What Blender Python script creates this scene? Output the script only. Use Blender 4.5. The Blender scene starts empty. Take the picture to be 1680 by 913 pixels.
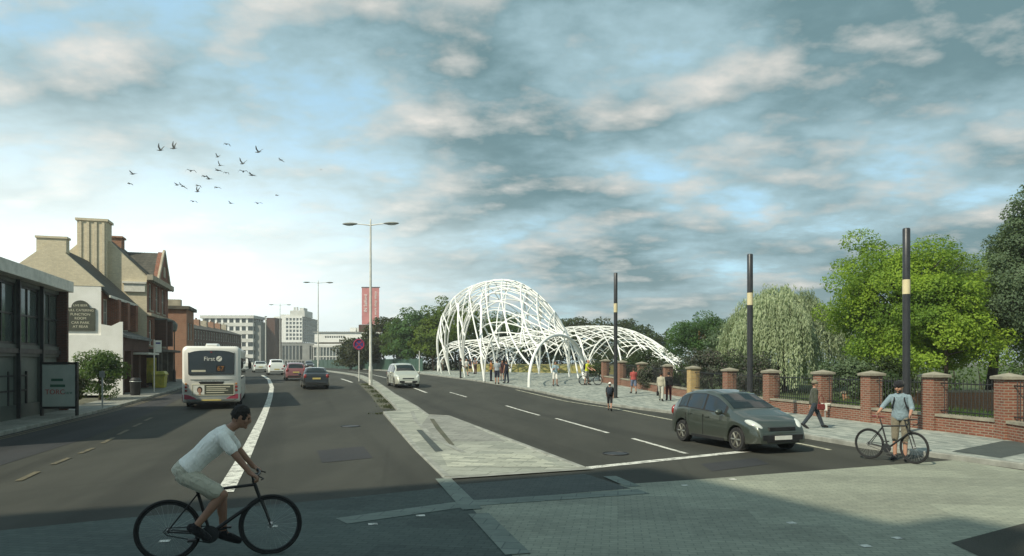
import bpy, math, random
from math import sin, cos, pi, radians, atan2, sqrt, exp, log
from mathutils import Vector, Matrix, noise as mnoise
import numpy as np

C = bpy.context.scene
COL = C.collection
R = random.Random(7)
FPX, CX, HY, H = 1150.0, 840.0, 595.0, 2.2

# ------------------------------------------------------------------ camera, world, sun, exposure
cam = bpy.data.cameras.new('camera')
cam.sensor_width = 36.0
cam.lens = 36.0 * FPX / 1680.0
cam.shift_y = (HY - 456.5) / 1680.0
cam.clip_end = 4000
camo = bpy.data.objects.new('camera', cam)
camo.location = (0, 0, H)
camo.rotation_euler = (pi / 2, 0, 0)
COL.objects.link(camo)
C.camera = camo
C.view_settings.view_transform = 'Standard'
C.view_settings.look = 'None'
C.view_settings.exposure = 0.0
C.view_settings.gamma = 1.0
SUN_EL = radians(42)
SH = Vector((0.72, 0.69, 0)).normalized()          # the way shadows fall

world = bpy.data.worlds.new('World')
C.world = world
world.use_nodes = True


class NT:
    """short-hand for building node trees"""
    def __init__(s, nt):
        s.nt = nt
        nt.nodes.clear()

    def n(s, typ, ins=None, **kw):
        nd = s.nt.nodes.new(typ)
        for k, v in kw.items():
            setattr(nd, k, v)
        for k, v in (ins or {}).items():
            if isinstance(v, bpy.types.NodeSocket):
                s.nt.links.new(v, nd.inputs[k])
            else:
                nd.inputs[k].default_value = v
        return nd

    def math(s, op, a, b=0.0, c=None, clamp=False):
        i = {0: a, 1: b}
        if c is not None:
            i[2] = c
        return s.n('ShaderNodeMath', i, operation=op, use_clamp=clamp).outputs[0]

    def mix(s, f, a, b, blend='MIX'):
        nd = s.nt.nodes.new('ShaderNodeMix')
        nd.data_type = 'RGBA'
        nd.blend_type = blend
        for k, v in ((0, f), (6, a), (7, b)):
            if isinstance(v, bpy.types.NodeSocket):
                s.nt.links.new(v, nd.inputs[k])
            else:
                nd.inputs[k].default_value = (*v, 1) if k > 0 and len(v) == 3 else v
        return nd.outputs[2]

    def sm(s, x, lo, hi):
        return s.n('ShaderNodeMapRange', {0: x, 1: lo, 2: hi, 3: 0.0, 4: 1.0}, interpolation_type='SMOOTHSTEP').outputs[0]

    def noise(s, vec, scale, detail=4, rough=.55, dist=0.0):
        i = {'Scale': scale, 'Detail': detail, 'Roughness': rough, 'Distortion': dist}
        if vec is not None:
            i['Vector'] = vec
        return s.n('ShaderNodeTexNoise', i).outputs[0]


def make_world():
    T = NT(world.node_tree)
    sky = T.n('ShaderNodeTexSky', sky_type='NISHITA', sun_disc=False, sun_elevation=SUN_EL,
              sun_rotation=atan2(-SH.x, -SH.y) % (2 * pi), air_density=1.2, dust_density=1.5, ozone_density=1.0)
    d = T.n('ShaderNodeTexCoord').outputs['Generated']
    sp = T.n('ShaderNodeSeparateXYZ', {0: d})
    x, y, z = sp.outputs
    zc = T.math('ADD', T.math('MAXIMUM', z, 0.0), 0.20)
    u, v = T.math('DIVIDE', x, zc), T.math('DIVIDE', y, zc)
    p = T.n('ShaderNodeCombineXYZ', {0: T.math('ADD', u, SKY['ox']), 1: T.math('ADD', T.math('MULTIPLY', v, 1.15), SKY['oy']), 2: SKY['oz']}).outputs[0]
    sc = SKY['scale']
    big = T.noise(p, sc * .55, 3, .5, .1)
    n1 = T.noise(p, sc * 1.7, 9, .56, .0)
    off = T.n('ShaderNodeVectorMath', {0: p, 1: (-.075, -.10, .02)}, operation='ADD').outputs[0]
    n2 = T.noise(off, sc * 1.7, 7, .54, .0)
    fine = T.noise(p, sc * 5.5, 6, .6, .0)
    dens = T.math('ADD', T.math('MULTIPLY', n1, .52), T.math('MULTIPLY', big, .48))
    dens = T.math('ADD', dens, T.math('ADD', T.math('MULTIPLY', x, .075), T.math('MULTIPLY', T.math('SUBTRACT', fine, .5), .07)))
    cover = T.sm(dens, SKY['c0'], SKY['c1'])
    thick = T.sm(dens, SKY['c1'] - .05, SKY['c1'] + .11)
    edge = T.math('MULTIPLY', T.math('SUBTRACT', n1, n2), 4.2)
    lit = T.math('ADD', edge, T.math('MULTIPLY', T.math('SUBTRACT', fine, .47), 1.1), clamp=True)
    shade = T.mix(thick, (4.2, 6.1, 6.8), SKY['dark'])
    cl = T.mix(T.math('MULTIPLY', lit, .85), shade, (9.4, 8.9, 8.2))
    blue = T.mix(.62, T.mix(1.0, sky.outputs[0], (1.6, 1.9, 2.0), 'MULTIPLY'), (5.2, 8.5, 10.4))
    col = T.mix(cover, blue, cl)
    lo = T.math('SUBTRACT', 1.0, T.sm(z, .0, .17))
    col = T.mix(T.math('MULTIPLY', lo, .30), col, (5.2, 6.2, 6.4))
    # thin bright cloud low over the left-hand side of the street
    az = T.n('ShaderNodeVectorMath', {0: d, 1: (-.62, .78, 0)}, operation='DOT_PRODUCT').outputs['Value']
    gl = T.math('MULTIPLY', T.sm(az, .72, 1.01), T.math('SUBTRACT', 1.0, T.sm(z, .04, .38)))
    col = T.mix(T.math('MULTIPLY', gl, .95), col, (14.0, 15.2, 14.8))
    bg = T.n('ShaderNodeBackground', {0: col, 1: 0.1})
    T.n('ShaderNodeOutputWorld', {0: bg.outputs[0]})


SKY = dict(ox=12.5, oy=4.4, oz=0.0, scale=1.2, c0=.375, c1=.475, dark=(1.55, 2.75, 3.1))
make_world()
sun = bpy.data.lights.new('sun', 'SUN')
sun.energy = 5.0
sun.angle = radians(0.8)
sun.color = (1.0, .92, .74)
suno = bpy.data.objects.new('sun', sun)
suno.rotation_euler = Vector((SH.x * cos(SUN_EL), SH.y * cos(SUN_EL), -sin(SUN_EL))).to_track_quat('-Z', 'Y').to_euler()
COL.objects.link(suno)

# ------------------------------------------------------------------ lie of the land
YT = [-20, 0, 30] + list(range(32, 62, 2)) + list(range(65, 125, 5)) + [150, 200, 400, 1200]


def _gz(Y):
    t = (Y - 38) / 3.0
    sp = 3.0 * (log(1 + exp(t)) if t < 30 else t)
    return 1.0 - exp(-sp / 20)


_GT = [0.0, 0.0, 0.0] + [_gz(v) - _gz(30) for v in YT[3:]]


def gz(Y):
    return float(np.interp(Y, YT, _GT))


def G(px, py, dz=0.0):
    """ground point seen at a pixel of the 1680 x 913 photograph"""
    lo, hi = 1.0, 600.0
    for _ in range(60):
        m = (lo + hi) / 2
        if HY + (H - gz(m) - dz) * FPX / m > py:
            lo = m
        else:
            hi = m
    return Vector(((px - CX) * lo / FPX, lo, gz(lo) + dz))


def P(px, py, Y):
    return Vector(((px - CX) * Y / FPX, Y, H - (py - HY) * Y / FPX))


# ------------------------------------------------------------------ materials
def new_mat(name):
    m = bpy.data.materials.new(name)
    m.use_nodes = True
    return m, NT(m.node_tree)


def fin(T, bsdf):
    T.n('ShaderNodeOutputMaterial', {0: bsdf})


def pm(name, c1, c2=None, scale=3.0, rough=.7, bump=0.0, metal=0.0, spec=.4, detail=5, bscale=None, coat=0.0):
    """plain weathered surface: two base colours mixed by noise, with a bump"""
    m, T = new_mat(name)
    co = T.n('ShaderNodeTexCoord').outputs['Object']
    c2 = c2 or tuple(x * .8 for x in c1)
    n = T.noise(co, scale, detail, .6)
    f = T.sm(n, .3, .7)
    i = {'Base Color': T.mix(f, c1, c2), 'Roughness': T.n('ShaderNodeMapRange', {0: n, 1: .3, 2: .7, 3: rough * .88, 4: min(1, rough * 1.1)}).outputs[0],
         'Metallic': metal, 'Specular IOR Level': spec, 'Coat Weight': coat}
    if bump:
        i['Normal'] = T.n('ShaderNodeBump', {'Strength': bump, 'Distance': .02, 'Height': T.noise(co, bscale or scale * 6, 4)}).outputs[0]
    b = T.n('ShaderNodeBsdfPrincipled', i)
    fin(T, b.outputs[0])
    return m


def brick(name, c1, c2, mortar, bw=.225, rh=.075, ms=.012, flat=False, rough=.85, dirt=.35, bump=.5, patch=0.0, offset=.5, ori=0.0):
    m, T = new_mat(name)
    co = T.n('ShaderNodeTexCoord').outputs['Object']
    sp = T.n('ShaderNodeSeparateXYZ', {0: co})
    if flat:
        v = T.n('ShaderNodeMapping', {0: co, 'Rotation': (0, 0, ori)}).outputs[0]
    else:
        v = T.n('ShaderNodeCombineXYZ', {0: T.math('ADD', sp.outputs[0], sp.outputs[1]), 1: sp.outputs[2], 2: 0.0}).outputs[0]
    br = T.n('ShaderNodeTexBrick', {'Vector': v, 'Color1': (*c1, 1), 'Color2': (*c2, 1), 'Mortar': (*mortar, 1), 'Scale': 1.0,
                                    'Mortar Size': ms, 'Mortar Smooth': .2, 'Bias': 0.0, 'Brick Width': bw, 'Row Height': rh}, offset=offset)
    col = br.outputs[0]
    if patch:
        b2 = T.n('ShaderNodeTexBrick', {'Vector': v, 'Color1': (.55, .55, .55, 1), 'Color2': (1.35, 1.35, 1.3, 1), 'Mortar': (.8, .8, .8, 1), 'Scale': 1.0, 'Mortar Size': .004, 'Brick Width': 1.9, 'Row Height': .9})
        col = T.mix(patch, col, T.mix(1.0, col, b2.outputs[0], 'MULTIPLY'))
    n = T.noise(co, .7, 6, .6)
    col = T.mix(T.math('MULTIPLY', T.sm(n, .42, .72), dirt), col, tuple(x * .45 for x in c2))
    n3 = T.noise(co, 7.0, 3, .6)
    col = T.mix(T.math('MULTIPLY', T.sm(n3, .45, .75), .25), col, tuple(min(1, x * 1.35) for x in c1))
    hgt = T.math('ADD', T.math('MULTIPLY', br.outputs[1], -1.0), T.math('MULTIPLY', n3, .4))
    bp = T.n('ShaderNodeBump', {'Strength': bump, 'Distance': .012, 'Height': hgt})
    b = T.n('ShaderNodeBsdfPrincipled', {'Base Color': col, 'Roughness': rough, 'Normal': bp.outputs[0], 'Specular IOR Level': .3})
    fin(T, b.outputs[0])
    return m


def asphalt(name, c, worn):
    m, T = new_mat(name)
    co = T.n('ShaderNodeTexCoord').outputs['Object']
    ag = T.noise(co, 90.0, 2, .6)
    lg = T.noise(T.n('ShaderNodeMapping', {0: co, 'Scale': (.5, .12, 1), 'Rotation': (0, 0, .27)}).outputs[0], 1.0, 5, .6)
    sp = T.noise(co, 2.2, 5, .65)
    vor = T.n('ShaderNodeTexVoronoi', {'Vector': T.n('ShaderNodeMapping', {0: co, 'Scale': (1, .6, 1)}).outputs[0], 'Scale': .22}, feature='DISTANCE_TO_EDGE')
    trk = T.noise(T.n('ShaderNodeMapping', {0: T.n('ShaderNodeMapping', {0: co, 'Rotation': (0, 0, -.29)}).outputs[0], 'Scale': (.85, .018, 1)}).outputs[0], 1.0, 3, .5)
    crack = T.math('SUBTRACT', 1.0, T.sm(T.math('ADD', vor.outputs[0], T.math('MULTIPLY', sp, .02)), .012, .020))
    col = T.mix(T.sm(lg, .38, .62), c, worn)
    col = T.mix(T.math('MULTIPLY', T.sm(sp, .55, .8), .35), col, tuple(x * .6 for x in c))
    col = T.mix(T.math('MULTIPLY', T.sm(ag, .4, .75), .45), col, tuple(min(1, x * 1.9) for x in worn))
    col = T.mix(T.math('MULTIPLY', T.sm(trk, .48, .66), .42), col, tuple(x * .55 for x in c))
    col = T.mix(T.math('MULTIPLY', crack, .16), col, tuple(x * .35 for x in c))
    bp = T.n('ShaderNodeBump', {'Strength': .5, 'Distance': .012, 'Height': ag})
    b = T.n('ShaderNodeBsdfPrincipled', {'Base Color': col, 'Roughness': .88, 'Normal': bp.outputs[0], 'Specular IOR Level': .3})
    fin(T, b.outputs[0])
    return m


def paint(name, c, under):
    """road paint worn through to the asphalt"""
    m, T = new_mat(name)
    co = T.n('ShaderNodeTexCoord').outputs['Object']
    n = T.noise(co, 5.0, 7, .7)
    n2 = T.noise(co, 60.0, 2, .6)
    f = T.math('ADD', T.math('MULTIPLY', n, .75), T.math('MULTIPLY', n2, .35))
    col = T.mix(T.sm(f, .53, .66), c, under)
    b = T.n('ShaderNodeBsdfPrincipled', {'Base Color': col, 'Roughness': .7, 'Specular IOR Level': .3})
    fin(T, b.outputs[0])
    return m


def leafmat(name, c1, c2, c3, trans=.35, rough=.6):
    m, T = new_mat(name)
    co = T.n('ShaderNodeTexCoord').outputs['Object']
    rnd = T.n('ShaderNodeNewGeometry').outputs['Random Per Island']
    n = T.noise(co, .45, 3, .6)
    col = T.mix(rnd, c1, c2)
    col = T.mix(T.math('MULTIPLY', T.sm(n, .42, .62), .8), col, c3)
    d = T.n('ShaderNodeBsdfPrincipled', {'Base Color': col, 'Roughness': rough, 'Specular IOR Level': .25})
    t = T.n('ShaderNodeBsdfTranslucent', {0: T.mix(.35, col, (.30, .42, .05))})
    mx = T.n('ShaderNodeMixShader', {0: trans, 1: d.outputs[0], 2: t.outputs[0]})
    fin(T, mx.outputs[0])
    return m


def glassmat(name, c, rough=.08):
    m, T = new_mat(name)
    co = T.n('ShaderNodeTexCoord').outputs['Object']
    n = T.noise(co, .8, 3, .5)
    b = T.n('ShaderNodeBsdfPrincipled', {'Base Color': T.mix(n, c, tuple(x * .5 for x in c)), 'Roughness': rough, 'Specular IOR Level': .9})
    fin(T, b.outputs[0])
    return m


M = {}
M['asphalt'] = asphalt('asphalt', (.032, .033, .026), (.047, .0475, .038))
M['asphalt_dark'] = asphalt('asphalt_dark', (.026, .028, .030), (.034, .035, .036))
M['white_paint'] = paint('white_paint', (.62, .62, .55), (.10, .10, .085))
M['cream_paint'] = paint('cream_paint', (.46, .45, .33), (.09, .088, .07))
M['yellow_paint'] = paint('yellow_paint', (.14, .12, .07), (.045, .044, .037))
M['setts'] = brick('setts', (.38, .40, .345), (.17, .195, .175), (.15, .165, .145), bw=.42, rh=.16, ms=.008, flat=True, dirt=.25, bump=.3, ori=1.30)
M['setts_median'] = brick('setts_median', (.34, .35, .29), (.23, .245, .205), (.14, .145, .12), bw=.9, rh=.6, ms=.012, flat=True, dirt=.45, bump=.3, ori=.30)
M['slabs'] = brick('slabs', (.26, .265, .23), (.20, .205, .18), (.10, .10, .09), bw=.6, rh=.45, ms=.012, flat=True, dirt=.45, bump=.3, ori=.28)
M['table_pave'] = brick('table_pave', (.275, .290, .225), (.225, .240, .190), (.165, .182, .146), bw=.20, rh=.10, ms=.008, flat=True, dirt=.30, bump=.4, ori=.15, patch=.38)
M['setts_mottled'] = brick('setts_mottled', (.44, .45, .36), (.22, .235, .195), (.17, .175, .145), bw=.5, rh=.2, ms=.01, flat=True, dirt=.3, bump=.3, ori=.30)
M['table_shaded'] = brick('table_shaded', (.072, .092, .082), (.056, .074, .067), (.042, .056, .050), bw=.20, rh=.10, ms=.008, flat=True, dirt=.35, bump=.4, ori=.15, patch=.5)  # same paving as the table, with lower-left dimness put into its colour
M['band_pave'] = brick('band_pave', (.175, .205, .175), (.135, .165, .142), (.09, .11, .10), bw=.45, rh=.3, ms=.01, flat=True, dirt=.3, bump=.3, ori=.15)
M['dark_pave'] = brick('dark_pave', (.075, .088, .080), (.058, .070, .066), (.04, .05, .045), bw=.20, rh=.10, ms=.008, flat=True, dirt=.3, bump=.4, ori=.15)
M['kerb'] = pm('kerb', (.30, .31, .27), (.18, .185, .16), 2.0, .85, .3)
M['grass'] = pm('grass', (.045, .075, .022), (.075, .095, .035), 1.2, .95, .8, bscale=25)
M['earth'] = pm('earth', (.10, .095, .065), (.065, .07, .045), .6, .95, .5)
M['tan_path'] = pm('tan_path', (.34, .30, .22), (.26, .235, .18), .8, .9, .2)
M['red_brick'] = brick('red_brick', (.30, .105, .060), (.21, .070, .044), (.22, .18, .14))
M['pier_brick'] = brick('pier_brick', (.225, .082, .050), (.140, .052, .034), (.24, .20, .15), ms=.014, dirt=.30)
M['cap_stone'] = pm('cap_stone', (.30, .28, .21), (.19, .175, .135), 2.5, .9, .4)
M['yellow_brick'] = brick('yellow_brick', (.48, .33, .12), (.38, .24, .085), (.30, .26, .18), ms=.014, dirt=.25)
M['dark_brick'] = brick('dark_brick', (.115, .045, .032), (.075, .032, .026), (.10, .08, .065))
M['orange_brick'] = brick('orange_brick', (.40, .18, .095), (.32, .135, .075), (.32, .26, .2))
M['buff_brick'] = brick('buff_brick', (.66, .58, .41), (.56, .485, .335), (.56, .50, .38), dirt=.2)
M['terrace_brick'] = brick('terrace_brick', (.165, .085, .058), (.12, .062, .045), (.15, .11, .09))
M['stone'] = pm('stone', (.46, .41, .31), (.33, .295, .22), 2.0, .85, .3)
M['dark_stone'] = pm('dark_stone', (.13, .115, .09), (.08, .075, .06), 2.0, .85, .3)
M['white_wall'] = pm('white_wall', (.80, .79, .74), (.70, .69, .63), .9, .85, .15, bscale=12)
M['slate'] = brick('slate', (.105, .100, .082), (.075, .072, .060), (.045, .045, .04), bw=.3, rh=.2, ms=.012, dirt=.4)
M['slate_brown'] = brick('slate_brown', (.13, .10, .07), (.09, .07, .05), (.05, .045, .04), bw=.3, rh=.2, ms=.012, dirt=.4)
M['lead'] = pm('lead', (.16, .17, .16), (.10, .11, .105), 2.0, .6)
M['glass'] = glassmat('glass', (.035, .045, .045))
M['glass_pale'] = glassmat('glass_pale', (.11, .14, .13))
M['car_glass'] = glassmat('car_glass', (.010, .013, .012), .025)
M['wheel_alloy'] = pm('wheel_alloy', (.26, .255, .21), (.17, .165, .135), 6, .4, metal=.6)
M['white_frame'] = pm('white_frame', (.72, .70, .62), (.55, .54, .47), 3, .6)
M['grey_panel'] = pm('grey_panel', (.085, .10, .088), (.055, .068, .06), .5, .55)
M['grey_panel_light'] = pm('grey_panel_light', (.15, .17, .145), (.10, .12, .105), .5, .6)
M['concrete'] = pm('concrete', (.60, .60, .56), (.48, .48, .44), .3, .85, .1)
M['concrete_grey'] = pm('concrete_grey', (.28, .29, .27), (.20, .21, .2), .3, .85, .1)
M['white_concrete'] = pm('white_concrete', (.82, .82, .78), (.72, .72, .68), .2, .8)
M['pink_stone'] = pm('pink_stone', (.46, .39, .33), (.38, .32, .27), .2, .85)
M['dark_metal'] = pm('dark_metal', (.035, .037, .038), (.022, .024, .025), 4, .5, metal=.3)
M['pole_metal'] = pm('pole_metal', (.050, .052, .055), (.035, .037, .040), 3, .38, metal=.35)
M['pole_band'] = pm('pole_band', (.62, .54, .33), (.52, .45, .27), 3, .5)
M['galv'] = pm('galv', (.46, .48, .46), (.34, .36, .34), 4, .45, metal=.5)
M['lamp_grey'] = pm('lamp_grey', (.62, .62, .55), (.50, .50, .45), 4, .5, metal=.1)
M['lamp_head'] = pm('lamp_head', (.24, .25, .22), (.17, .18, .16), 4, .5)
M['black'] = pm('black', (.012, .012, .012), (.02, .02, .02), 6, .55)
M['rubber'] = pm('rubber', (.014, .014, .014), (.022, .022, .021), 20, .85)
M['white_steel'] = pm('white_steel', (.83, .84, .80), (.76, .77, .73), 1.5, .38, coat=.15)
M['bus_white'] = pm('bus_white', (.74, .73, .67), (.64, .63, .57), .7, .35, coat=.3)
M['magenta'] = pm('magenta', (.33, .045, .075), (.25, .035, .06), 2, .4, coat=.3)
M['chrome'] = pm('chrome', (.55, .55, .54), (.45, .45, .44), 3, .25, metal=.9)
M['lamp_glass'] = glassmat('lamp_glass', (.70, .74, .68), .06)
M['red_lens'] = glassmat('red_lens', (.30, .02, .015), .15)
M['amber_lens'] = glassmat('amber_lens', (.45, .18, .03), .15)
M['plate_white'] = pm('plate_white', (.70, .70, .62), (.62, .62, .55), 8, .5)
M['plate_yellow'] = pm('plate_yellow', (.62, .50, .16), (.55, .44, .14), 8, .5)
M['banner'] = pm('banner', (.52, .215, .21), (.45, .18, .18), .4, .8)
M['banner_text'] = pm('banner_text', (.86, .84, .80), (.80, .78, .74), 2, .7)
M['sign_green'] = pm('sign_green', (.075, .080, .058), (.055, .060, .045), 2, .6)
M['sign_text'] = pm('sign_text', (.62, .60, .45), (.52, .50, .38), 2, .6)
M['poster'] = pm('poster', (.42, .47, .42), (.35, .40, .36), 2, .5)
M['poster_red'] = pm('poster_red', (.40, .06, .05), (.32, .05, .04), 5, .5)
M['poster_green'] = pm('poster_green', (.05, .14, .09), (.04, .11, .08), 5, .5)
M['yellow_ad'] = pm('yellow_ad', (.55, .46, .06), (.30, .30, .05), 3, .5)
M['sign_blue'] = pm('sign_blue', (.045, .05, .20), (.035, .04, .16), 5, .4)
M['sign_red'] = pm('sign_red', (.38, .03, .05), (.32, .025, .04), 5, .4)
M['green_fence'] = pm('green_fence', (.045, .090, .068), (.032, .070, .052), .8, .6)
M['bark'] = pm('bark', (.065, .050, .035), (.035, .028, .020), 4, .95, .8)
M['bark_pale'] = pm('bark_pale', (.26, .17, .07), (.18, .115, .05), 4, .95, .6)
M['skin'] = pm('skin', (.42, .235, .155), (.36, .19, .125), 6, .55)
M['skin_tan'] = pm('skin_tan', (.30, .165, .105), (.245, .13, .085), 6, .55)
M['hair_dark'] = pm('hair_dark', (.014, .011, .009), (.022, .017, .013), 40, .7, .5)
M['hair_brown'] = pm('hair_brown', (.045, .028, .017), (.03, .019, .012), 40, .7, .5)
M['hair_grey'] = pm('hair_grey', (.22, .20, .17), (.15, .14, .12), 40, .7, .5)
M['eye'] = pm('eye', (.012, .01, .01), (.02, .015, .012), 10, .2)


def cloth(name, c, c2=None):
    k = 'cloth_' + name
    if k not in M:
        m, T = new_mat(k)
        co = T.n('ShaderNodeTexCoord').outputs['Object']
        st = T.n('ShaderNodeMapping', {0: co, 'Scale': (1.0, 1.0, .55), 'Rotation': (.5, .7, 0)}).outputs[0]
        fold = T.math('ABSOLUTE', T.math('SUBTRACT', T.noise(st, 7.5, 3, .5, 1.2), .5))
        weave = T.noise(co, 90, 2, .5)
        n = T.noise(co, 5, 4, .6)
        col = T.mix(T.sm(n, .35, .7), c, c2 or tuple(x * .92 for x in c))
        b1 = T.n('ShaderNodeBump', {'Strength': 1.0, 'Distance': .055, 'Height': fold}).outputs[0]
        b2 = T.n('ShaderNodeBump', {'Strength': .25, 'Distance': .004, 'Height': weave, 'Normal': b1}).outputs[0]
        b = T.n('ShaderNodeBsdfPrincipled', {'Base Color': col, 'Roughness': .9, 'Normal': b2, 'Specular IOR Level': .2, 'Sheen Weight': .15})
        fin(T, b.outputs[0])
        M[k] = m
    return M[k]


# ------------------------------------------------------------------ mesh building
class MB:
    def __init__(s):
        s.v, s.f, s.m = [], [], []

    def add(s, vs, fs, mi=0):
        o = len(s.v)
        s.v += [tuple(p) for p in vs]
        s.f += [tuple(i + o for i in f) for f in fs]
        s.m += [mi] * len(fs)
        return s

    def quad(s, a, b, c, d, mi=0):
        return s.add([a, b, c, d], [(0, 1, 2, 3)], mi)

    def box(s, c, d, rz=0.0, mi=0, mat=None):
        x, y, z = d[0] / 2, d[1] / 2, d[2] / 2
        pts = [Vector((a * x, b * y, e * z)) for a in (-1, 1) for b in (-1, 1) for e in (-1, 1)]
        rot = mat or Matrix.Rotation(rz, 3, 'Z')
        c = Vector(c)
        return s.add([rot @ p + c for p in pts], [(0, 1, 3, 2), (4, 6, 7, 5), (0, 4, 5, 1), (2, 3, 7, 6), (0, 2, 6, 4), (1, 5, 7, 3)], mi)

    def bx(s, x0, x1, y0, y1, z0, z1, mi=0):
        return s.box(((x0 + x1) / 2, (y0 + y1) / 2, (z0 + z1) / 2), (abs(x1 - x0), abs(y1 - y0), abs(z1 - z0)), 0, mi)

    def prism(s, pts2, y0, y1, axes='xz', mi=0):
        """polygon in two axes, pushed along the third"""
        def mk(a, b, t):
            return {'xz': (a, t, b), 'yz': (t, a, b), 'xy': (a, b, t)}[axes]
        n = len(pts2)
        vs = [mk(a, b, y0) for a, b in pts2] + [mk(a, b, y1) for a, b in pts2]
        fs = [tuple(range(n)), tuple(range(2 * n - 1, n - 1, -1))] + [(i, i + n, (i + 1) % n + n, (i + 1) % n) for i in range(n)]
        return s.add(vs, fs, mi)

    def loft(s, secs, mi=0, cap=True, closed=True):
        n = len(secs[0])
        vs = [p for q in secs for p in q]
        fs = []
        for i in range(len(secs) - 1):
            for j in range(n if closed else n - 1):
                k = (j + 1) % n
                fs.append((i * n + j, i * n + k, (i + 1) * n + k, (i + 1) * n + j))
        if cap and closed:
            fs.append(tuple(range(n - 1, -1, -1)))
            b = (len(secs) - 1) * n
            fs.append(tuple(range(b, b + n)))
        return s.add(vs, fs, mi)

    def tube(s, pts, r, seg=8, mi=0, cap=True, round_ends=False):
        pts = [Vector(p) for p in pts]
        rs = list(r) if hasattr(r, '__len__') else [r] * len(pts)
        if round_ends:
            d0, d1 = (pts[0] - pts[1]).normalized(), (pts[-1] - pts[-2]).normalized()
            a, b, ra, rb = pts[0], pts[-1], rs[0], rs[-1]
            pts = [a + d0 * ra * .92, a + d0 * ra * .6] + pts + [b + d1 * rb * .6, b + d1 * rb * .92]
            rs = [ra * .4, ra * .8] + rs + [rb * .8, rb * .4]
        t0 = (pts[1] - pts[0]).normalized()
        up = Vector((0, 0, 1)) if abs(t0.z) < .9 else Vector((1, 0, 0))
        u = t0.cross(up).normalized()
        secs = []
        for i, p in enumerate(pts):
            t = (pts[min(i + 1, len(pts) - 1)] - pts[max(i - 1, 0)])
            t = t.normalized() if t.length > 1e-9 else t0
            u = (u - t * u.dot(t))
            u = u.normalized() if u.length > 1e-6 else t.orthogonal().normalized()
            w = t.cross(u)
            secs.append([p + (u * cos(2 * pi * k / seg) + w * sin(2 * pi * k / seg)) * rs[i] for k in range(seg)])
        return s.loft(secs, mi, cap)

    def torus(s, c, axis, Rr, r, seg=36, sub=8, mi=0):
        c, a = Vector(c), Vector(axis).normalized()
        u = a.orthogonal().normalized()
        w = a.cross(u)
        secs = []
        for i in range(seg + 1):
            t = 2 * pi * i / seg
            d = u * cos(t) + w * sin(t)
            secs.append([c + d * (Rr + r * cos(2 * pi * k / sub)) + a * r * sin(2 * pi * k / sub) for k in range(sub)])
        return s.loft(secs, mi, False)

    def lathe(s, c, axis, prof, seg=24, mi=0):
        """prof: (radius, offset along the axis)"""
        c, a = Vector(c), Vector(axis).normalized()
        u = a.orthogonal().normalized()
        w = a.cross(u)
        return s.loft([[c + a * h + (u * cos(2 * pi * k / seg) + w * sin(2 * pi * k / seg)) * max(r, 1e-4) for k in range(seg)] for r, h in prof], mi, True)

    def ell(s, c, r, seg=14, rings=9, mi=0, rot=None):
        c = Vector(c)
        r = r if hasattr(r, '__len__') else (r, r, r)
        secs = []
        for i in range(rings):
            ph = -pi / 2 + pi * (i + .25) / (rings - .5)
            q = []
            for k in range(seg):
                t = 2 * pi * k / seg
                v = Vector((r[0] * cos(ph) * cos(t), r[1] * cos(ph) * sin(t), r[2] * sin(ph)))
                q.append(c + (rot @ v if rot else v))
            secs.append(q)
        return s.loft(secs, mi, True)

    def mesh(s, name, mats, smooth=False):
        me = bpy.data.meshes.new(name)
        me.from_pydata(s.v, [], s.f)
        mats = mats if isinstance(mats, (list, tuple)) else [mats]
        for m in mats:
            me.materials.append(m)
        if len(mats) > 1:
            me.polygons.foreach_set('material_index', s.m)
        if smooth:
            me.polygons.foreach_set('use_smooth', [True] * len(me.polygons))
            try:
                me.set_sharp_from_angle(angle=radians(42))
            except Exception:
                pass
        me.update()
        return me

    def build(s, name, mats, parent=None, smooth=False, loc=None, bevel=0.0):
        o = bpy.data.objects.new(name, s.mesh(name, mats, smooth))
        COL.objects.link(o)
        if loc is not None:
            o.location = loc
        if parent is not None:
            o.parent = parent
        if bevel:
            b = o.modifiers.new('bevel', 'BEVEL')
            b.width = bevel
            b.segments = 2
            b.limit_method = 'ANGLE'
        return o


def tag(o, label=None, cat=None, group=None, kind=None):
    for k, v in (('label', label), ('category', cat), ('group', group), ('kind', kind)):
        if v:
            o[k] = v
    return o


def thing(name, label, cat, loc=(0, 0, 0), rz=0.0, group=None):
    o = bpy.data.objects.new(name, None)
    o.empty_display_size = .3
    COL.objects.link(o)
    o.location = loc
    o.rotation_euler = (0, 0, rz)
    return tag(o, label, cat, group)


KIDS = {}


def copy_tree(o, parent=None):
    c = o.copy()
    COL.objects.link(c)
    if parent is not None:
        c.parent = parent
    for ch in [x for x in bpy.data.objects if x.parent == o]:
        copy_tree(ch, c)
    return c


def text(name, s, size, m, parent, mat4, ext=.004, align='CENTER', sx=1.0):
    cu = bpy.data.curves.new(name, 'FONT')
    cu.body = s
    cu.size = size
    cu.extrude = ext
    cu.align_x = align
    cu.align_y = 'CENTER'
    t = bpy.data.objects.new('tmp_text', cu)
    COL.objects.link(t)
    dg = bpy.context.evaluated_depsgraph_get()
    me = bpy.data.meshes.new_from_object(t.evaluated_get(dg))
    bpy.data.objects.remove(t)
    me.transform(mat4 @ Matrix.Diagonal((sx, 1, 1, 1)))
    me.materials.clear()
    me.materials.append(m)
    o = bpy.data.objects.new(name, me)
    COL.objects.link(o)
    o.parent = parent
    return o


def frame4(o, x, y):
    """matrix whose local x, y run along the given vectors, at o"""
    x, y = Vector(x).normalized(), Vector(y).normalized()
    z = x.cross(y)
    return Matrix(((x.x, y.x, z.x, o[0]), (x.y, y.y, z.y, o[1]), (x.z, y.z, z.z, o[2]), (0, 0, 0, 1)))


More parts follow.
